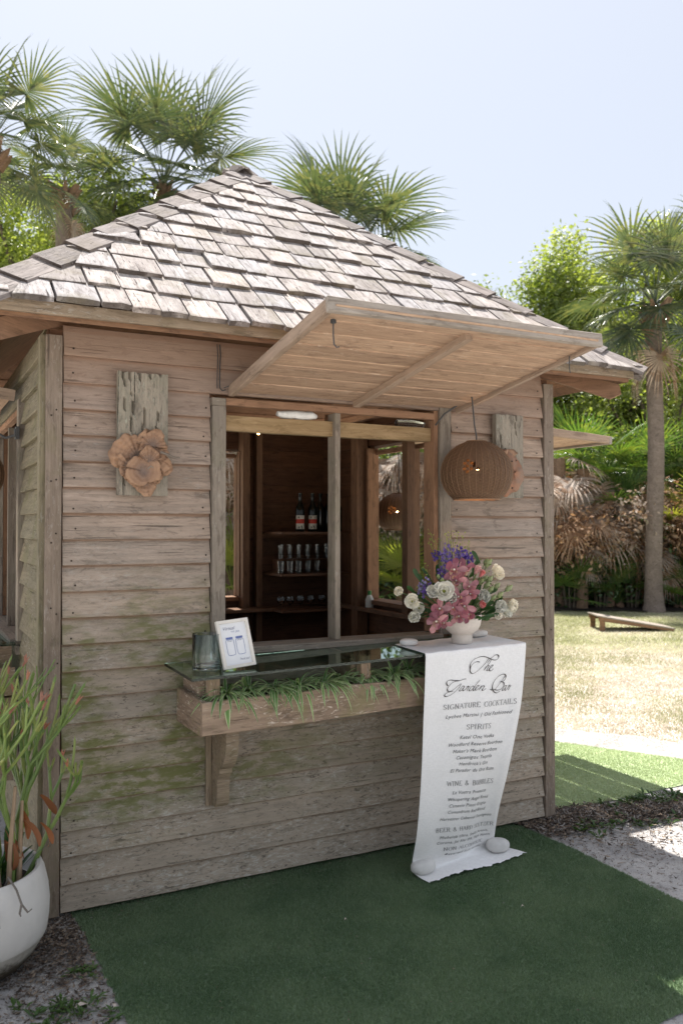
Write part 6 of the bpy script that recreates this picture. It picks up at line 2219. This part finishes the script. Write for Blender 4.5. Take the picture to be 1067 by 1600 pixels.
# ------------------------------------------------------------------ broadleaf trees
def leaf_cloud(n, blobs, size, seed, flat=.35, shell=.55):
    """Folded leaf quads scattered through the given blobs (x, y, z, r)."""
    r = np.random.RandomState(seed)
    B = np.array(blobs)
    w = B[:, 3] ** 2.2; w /= w.sum()
    # cluster centres in blobs, leaves round the clusters
    nc = max(30, n // 26)
    ib = r.choice(len(B), nc, p=w)
    d = r.randn(nc, 3); d /= np.linalg.norm(d, axis=1)[:, None]
    rad_ = B[ib, 3] * (shell + (1 - shell) * r.rand(nc)) ** .8
    C = B[ib, :3] + d * rad_[:, None] * np.array([1, 1, .85])
    ic = r.randint(0, nc, n)
    sp_ = .17 + .10 * r.rand(n)
    P = C[ic] + r.randn(n, 3) * sp_[:, None] * np.array([1, 1, .7])
    out = P - B[ib[ic], :3]
    out /= np.linalg.norm(out, axis=1)[:, None] + 1e-6
    nrm_ = out * .4 + r.randn(n, 3) * .55 + np.array([0, 0, .55])
    nrm_ /= np.linalg.norm(nrm_, axis=1)[:, None]
    t = np.cross(nrm_, r.randn(n, 3)); t /= np.linalg.norm(t, axis=1)[:, None] + 1e-6
    b = np.cross(nrm_, t)
    s = (size * r.uniform(.6, 1.3, n))[:, None]
    V = np.empty((n, 4, 3))
    V[:, 0] = P - t * s * .55
    V[:, 1] = P + b * s * .28 + nrm_ * s * .08
    V[:, 2] = P + t * s * .55
    V[:, 3] = P - b * s * .28 + nrm_ * s * .08
    F3 = np.arange(n * 4).reshape(n, 4)
    F = np.concatenate([F3[:, [0, 1, 2]], F3[:, [0, 2, 3]]])
    return V.reshape(-1, 3), F


M_LEAFA = leafmat('bright_tree_leaf', (.17, .225, .075), (.24, .285, .10), (.33, .36, .15), rough=.42, trans=.48, scale=.7, spec=.4)
M_LEAFB = leafmat('mid_tree_leaf', (.10, .15, .05), (.15, .20, .065), (.22, .26, .10), rough=.42, trans=.42, scale=.7, spec=.4)
M_LEAFD = leafmat('dark_shrub_leaf', (.028, .062, .022), (.05, .095, .03), (.09, .14, .045), rough=.35, trans=.3, scale=1.2, spec=.5)
M_BARK = wood('tree_bark', (.20, .165, .13), (.14, .115, .09), (.07, .055, .04), knots=0, crack=.6, bumps=.8, gscale=.4)


def blobs_for(h, rad_, seed, n=24, zlow=.38):
    r = random.Random(seed)
    out = []
    for k in range(n):
        a = k * 2.4 + r.uniform(-.5, .5)
        q = k / n
        z = h * (zlow + (1 - zlow) * (q ** .9)) * r.uniform(.93, 1.0)
        rr = rad_ * math.sin(PI * min(.96, .22 + .72 * (1 - q))) * r.uniform(.5, .85)
        br = rad_ * r.uniform(.26, .44) * (1.05 - .45 * q)
        out.append((math.cos(a) * rr, math.sin(a) * rr, z - br * .6, br))
    return out


def tree(base, h, rad_, label, seed, mat, n=26000, size=.13, zlow=.35, cat='tree', name='broadleaf_tree', grp=None):
    r = random.Random(seed)
    t = empty(name, base)
    tag(t, label, cat, grp)
    bl = blobs_for(h, rad_, seed, zlow=zlow)
    m = MB()
    hh = h * .62
    tr = [Vector((0, 0, 0)), Vector((r.uniform(-.1, .1), r.uniform(-.1, .1), hh * .3)), Vector((r.uniform(-.3, .3), r.uniform(-.3, .3), hh * .65)), Vector((r.uniform(-.4, .4), r.uniform(-.4, .4), hh))]
    m.tube(tr, [.028 * h, .020 * h, .015 * h, .007 * h], 10)
    m.build('trunk', M_BARK, t, True)
    m = MB()
    for (x, y, z, br) in bl:
        s = tr[1].lerp(tr[3], min(1, max(.05, (z / h - .25) * 1.1)))
        e = Vector((x, y, z))
        mid = s.lerp(e, .5) + Vector((0, 0, -.08 * (e - s).length))
        m.tube([s, mid, e], [.009 * h, .006 * h, .003 * h], 6)
    m.build('limbs', M_BARK, t, True)
    V, F = leaf_cloud(n, bl, size, seed)
    link('crown', np_mesh('crown', V, F, mat), t)
    return t


tree(site(8.3, 24.5), 10.9, 3.4, 'tall bright green tree right of the roof, its top reaching highest beside the tall palm', 5, M_LEAFA, 64000, .13)
tree(site(5.5, 25.0), 9.7, 3.0, 'pale green rounded tree nearest the right end of the roof', 8, M_LEAFA, 52000, .13)
tree(site(11.0, 26.0), 10.8, 4.0, 'yellow-green tree behind the tall palm crown at the right edge', 9, M_LEAFB, 50000, .15)
tree(site(8.2, 21.5), 7.4, 2.8, 'small-leaved green tree low behind the palm trunk, above the hedge', 12, M_LEAFA, 30000, .10, .15)
tree(site(-7.0, 21.0), 10.7, 3.4, 'sunlit yellow-green tree at the left edge behind the roof', 14, M_LEAFA, 52000, .12, .62)
tree(site(-9.3, 22.0), 10.6, 3.0, 'leafy tree outside the left picture edge behind the palms', 15, M_LEAFA, 26000, .14, .6)
tree(site(1.0, 31.0), 7.0, 3.6, 'dense green tree hidden behind the hut', 18, M_LEAFB, 14000, .24, .1)
tree(site(-4.0, 29.0), 7.5, 3.6, 'dense green tree far behind the left part of the hut', 19, M_LEAFB, 14000, .24, .1)
tree(site(13.5, 21.0), 8.5, 3.2, 'green tree outside the right picture edge beyond the lawn', 20, M_LEAFB, 14000, .2, .2)

# far woodland that closes the view behind the single trees
V, F = leaf_cloud(60000, [(site(a, d).x, site(a, d).y, z, rr_) for (a, d, z, rr_) in [(a0 + rng.uniform(-1, 1), 27 + rng.uniform(-1.5, 5), rng.uniform(.5, 3.9), rng.uniform(1.4, 2.4)) for a0 in np.linspace(-16, 22, 46)]], .30, 77, shell=.3)
tag(link('distant_woodland', np_mesh('distant_woodland', V, F, M_LEAFB)), 'mass of green woodland foliage closing off the lawn behind the hedge', 'woodland', kind='stuff')

# ------------------------------------------------------------------ hedge of palmettos, dead fronds and shrubs
mulch = blob_sheet('mulch_bed', [tuple(site(a, d)[:2]) for a, d in [(-12, 17.0), (-4, 17.0), (2, 17.0), (5.5, 16.7), (9.5, 16.9), (14, 17.2), (18, 19), (18, 26), (-12, 26)]], .02, plain('dark_mulch', (.035, .026, .02), .95, nscale=12), .12, 20, 9)
tag(mulch, kind='structure')
M_PMT = leafmat('palmetto_leaf', (.06, .125, .04), (.10, .17, .05), (.16, .21, .06), rough=.3, trans=.35, scale=2.0, spec=.6)
PM = {}
for i, el in enumerate((78, 58, 38, 18)):
    V, F = frond_data(rad(el), 90 + i, petiole=.6, R=.62, n=26, droop=.35, arc=110)
    PM[i] = np_mesh('palmetto_frond', V, F, M_PMT)
    PM[('y', i)] = np_mesh('palmetto_frond', V, F, M_PALMY)


def palmetto(p, s, label, seed, n=16, yellow=False, trunk=0.0):
    r = random.Random(seed)
    t = empty('palmetto', p)
    tag(t, label, 'palmetto', 'green palmettos in the hedge')
    if trunk > 0:
        MB().tube([(0, 0, 0), (.03, 0, trunk * .5), (0, .02, trunk)], [.12, .11, .12], 9).build('trunk', M_BOOT, t, True)
    for k in range(n):
        i = min(3, int(4 * k / n))
        link('frond', PM[('y', i) if yellow else i], t, (0, 0, trunk), (r.uniform(-.2, .2), r.uniform(-.1, .1), k * 2.4 + r.uniform(-.3, .3)), s * r.uniform(.8, 1.15))
    return t


PLL = ['palmetto low at the right corner of the hut in shade', 'green palmetto fan above the dead fronds right of the side shutter', 'palmetto with glossy strands left of the tall palm trunk', 'bright yellow-green palmetto fan at the right edge', 'dark palmetto at the foot of the hedge left of the palm trunk',
       'palmetto seen through the serving window low at the left', 'bright palmetto seen through the side opening of the bar', 'palmetto high behind the side shutter', 'palmetto between the palm trunk and the right edge', 'palmetto seen through the narrow back opening',
       'small palmetto in the shade at the hedge foot', 'palmetto behind the palm trunk at mid height']
for k, (a, d, s, tr_, y) in enumerate(((4.7, 17.6, 1.1, .1, 0), (5.3, 18.6, 1.35, 2.7, 0), (6.0, 18.3, 1.25, 1.75, 0), (7.35, 17.3, 1.0, 1.6, 1), (5.7, 17.5, 1.0, .1, 0), (.6, 17.4, 1.2, .1, 0), (1.2, 17.0, 1.1, .3, 1),
                                       (6.6, 18.9, 1.3, 2.6, 0), (7.6, 18.2, 1.2, .9, 0), (-2.2, 17.2, 1.3, .4, 1), (6.9, 17.4, .9, .05, 0), (7.4, 19.0, 1.3, 2.5, 0))):
    palmetto(site(a, d), s, PLL[k], 300 + k, 17, bool(y), tr_)

DEADM = {}
for i, el in enumerate((35, 5, -25, -55)):
    V, F = frond_data(rad(el), 130 + i, petiole=.5, R=.75, n=26, droop=1.9, arc=120, fold=.1)
    DEADM[(i, 0)] = np_mesh('dead_frond', V, F, M_DEADP)
    DEADM[(i, 1)] = np_mesh('dead_frond', V, F, M_DEADR)


def dead_palmetto(p, h, s, label, seed, rust=.3, n=26):
    r = random.Random(seed)
    t = empty('dead_palmetto', p)
    tag(t, label, 'dead palmetto', 'brown dead palmettos in the hedge')
    MB().tube([(0, 0, 0), (.05, .02, h * .5), (0, 0, h)], [.12, .11, .13], 9).build('trunk', M_BOOT, t, True)
    for k in range(n):
        link('dead_frond', DEADM[(r.randint(0, 3), 1 if r.random() < rust else 0)], t, (r.uniform(-.1, .1), r.uniform(-.1, .1), h - r.uniform(0, .75)), (r.uniform(-.3, .3), r.uniform(-.3, .3), k * 2.4 + r.uniform(-.4, .4)), s * r.uniform(.7, 1.2))
    return t


DLB = ['grey-brown dead palmetto right beside the hut corner', 'dead palmetto with silvery hanging fronds below the side shutter', 'reddish-brown dead palmetto in the middle of the hedge', 'rusty dead palmetto left of the palm trunk', 'brown dead palmetto behind the palm trunk', 'rust-brown dead palmetto at the right edge',
       'pale dead palmetto seen through the serving window, left', 'pale dead palmetto seen behind the wicker lamp in the window', 'sun-bleached dead palmetto seen right of the inner window post', 'dead palmetto seen through the narrow back opening', 'dead palmetto low behind the grey-brown one', 'dead palmetto in shadow near the palm trunk foot']
for k, (a, d, h, s, ru) in enumerate(((4.55, 17.7, 3.1, 1.0, .1), (5.1, 17.9, 2.9, 1.1, .15), (5.55, 17.6, 2.4, 1.0, .5), (6.1, 17.8, 2.35, 1.0, .75), (6.75, 18.0, 2.5, 1.0, .6), (7.45, 17.8, 2.3, 1.0, .7), (.9, 17.8, 3.1, 1.15, .1), (1.6, 17.6, 3.2, 1.2, .1),
                                      (2.3, 17.5, 3.1, 1.2, .2), (-2.35, 17.8, 3.2, 1.2, .1), (4.9, 17.3, 1.9, .8, .4), (6.45, 17.4, 1.7, .8, .5))):
    dead_palmetto(site(a, d), h, s, DLB[k], 400 + k, ru)

SHL = {0: 'dark glossy shrub at the hedge foot', 1: 'green shrub growing through the hedge'}
for k, (a, d, h, rr_, m_, lab) in enumerate(((4.4, 18.2, 1.6, .9, M_LEAFD, 'dark glossy shrub at the hedge foot beside the hut corner'), (5.2, 17.9, 1.3, .8, M_LEAFD, 'dark glossy shrub below the silvery dead fronds'), (6.2, 18.2, 1.4, .9, M_LEAFD, 'dark shrub left of the palm trunk foot'),
                                            (7.2, 18.0, 1.5, .9, M_LEAFD, 'dark shrub right of the palm trunk foot'), (8.2, 18.3, 2.2, 1.2, M_LEAFD, 'dark shrub beyond the right picture edge'), (.4, 18.0, 1.9, .9, M_LEAFD, 'dark shrub low in the serving window view'),
                                            (1.5, 18.0, 1.7, .9, M_LEAFB, 'sunlit shrub low behind the far wicker lamp'), (2.6, 18.2, 1.9, 1.0, M_LEAFD, 'dark shrub behind the right side of the hut'), (-2.3, 18.4, 2.2, 1.0, M_LEAFB, 'green shrub seen through the narrow back opening'),
                                            (-4.5, 18.6, 2.8, 1.4, M_LEAFD, 'shrub hidden behind the left side of the hut'), (4.6, 19.6, 3.6, 1.3, M_LEAFB, 'green bush rising behind the grey dead palmetto'), (6.0, 20.0, 4.2, 1.4, M_LEAFB, 'green bush behind the side shutter'),
                                            (7.4, 20.2, 4.0, 1.4, M_LEAFA, 'bright bush behind the palm trunk'), (9.2, 19.6, 3.6, 1.5, M_LEAFB, 'green bush at the right edge of the hedge'), (1.2, 19.8, 3.8, 1.5, M_LEAFB, 'green bush behind the pale dead palmettos'), (3.2, 19.8, 3.8, 1.5, M_LEAFD, 'bush hidden behind the hut'),
                                            (-7.5, 18.6, 3.0, 1.6, M_LEAFB, 'bush left of the hut beyond the lawn'), (11.5, 19.2, 3.2, 1.8, M_LEAFD, 'bush well to the right of the lawn'), (-11, 18.8, 3.0, 2.0, M_LEAFB, 'bush far to the left of the hut'))):
    bl = [(math.cos(q * 2.4) * rr_ * .55, math.sin(q * 2.4) * rr_ * .55, h * (.22 + .6 * q / 7), rr_ * .5) for q in range(8)]
    V, F = leaf_cloud(3600 if rr_ < 1.2 else 7000, bl, .10 if rr_ < 1.2 else .12, 500 + k, shell=.3)
    t = empty('shrub', site(a, d))
    tag(t, lab, 'shrub', 'leafy shrubs in the hedge')
    link('foliage', np_mesh('foliage', V, F, m_), t)
    m = MB()
    for q in range(5):
        a2 = q * 1.3
        m.tube([(0, 0, 0), (math.cos(a2) * rr_ * .2, math.sin(a2) * rr_ * .2, h * .4), (math.cos(a2) * rr_ * .5, math.sin(a2) * rr_ * .5, h * .75)], [.03, .02, .008], 5)
    m.build('stems', M_BARK, t, True)

for k, (a, d, z, lab) in enumerate(((5.35, 17.5, 1.5, 'rust-brown dried bush in the middle of the hedge'), (6.0, 17.5, 1.7, 'dried brown bush just left of the palm trunk'), (7.2, 17.6, 1.6, 'dried reddish bush at the right edge behind the palm trunk'),
                                    (4.7, 17.4, 1.3, 'dried grey-brown bush nearest the hut corner'), (1.4, 17.6, 2.0, 'dried bush behind the far wicker lamp'), (6.7, 18.2, 2.0, 'dried bush behind the palm trunk'))):
    bl = [(math.cos(q * 2.4) * .45, math.sin(q * 2.4) * .4, z + .18 * (q % 4) - .25, .36) for q in range(9)]
    V, F = leaf_cloud(2600, bl, .10, 700 + k, shell=.4)
    t = empty('dried_bush', site(a, d))
    tag(t, lab, 'dried bush', 'brown dried bushes in the hedge')
    link('foliage', np_mesh('foliage', V, F, M_DEADR if k % 3 != 1 else M_DEADP), t)
    m = MB()
    for q in range(9):
        a2 = q * .75
        m.tube([(math.cos(a2) * .1, math.sin(a2) * .1, 0), (math.cos(a2) * .2, math.sin(a2) * .2, z * .5), (math.cos(a2) * .5, math.sin(a2) * .5, z)], [.02, .014, .006], 5)
    m.build('stems', M_BARK, t, True)

# slatted garden bench seen through the side opening
bn = empty('slatted_bench', site(1.42, 9.0), (0, 0, rad(-27)))
tag(bn, 'pale slatted bench back seen through the side opening, left of the flowers', 'bench')
M_BEN = plain('pale_bench_paint', (.52, .50, .42), .6)
MB().box((-.45, -.02, 1.05), (.45, .03, 1.09)).build('top_rail', M_BEN, bn)
MB().box((-.45, -.02, .62), (.45, .03, .66)).build('lower_rail', M_BEN, bn)
MB().box((-.45, -.42, .44), (.45, .0, .47)).build('seat', M_BEN, bn)
for k in range(13):
    MB().box((-.42 + k * .07 - .012, -.005, .66), (-.42 + k * .07 + .012, .012, 1.05)).build('slat', M_BEN, bn)
for x in (-.43, .43):
    for y in (-.40, 0):
        MB().box((x - .02, y - .02, 0), (x + .02, y + .02, .44 if y else 1.05)).build('leg', M_BEN, bn)
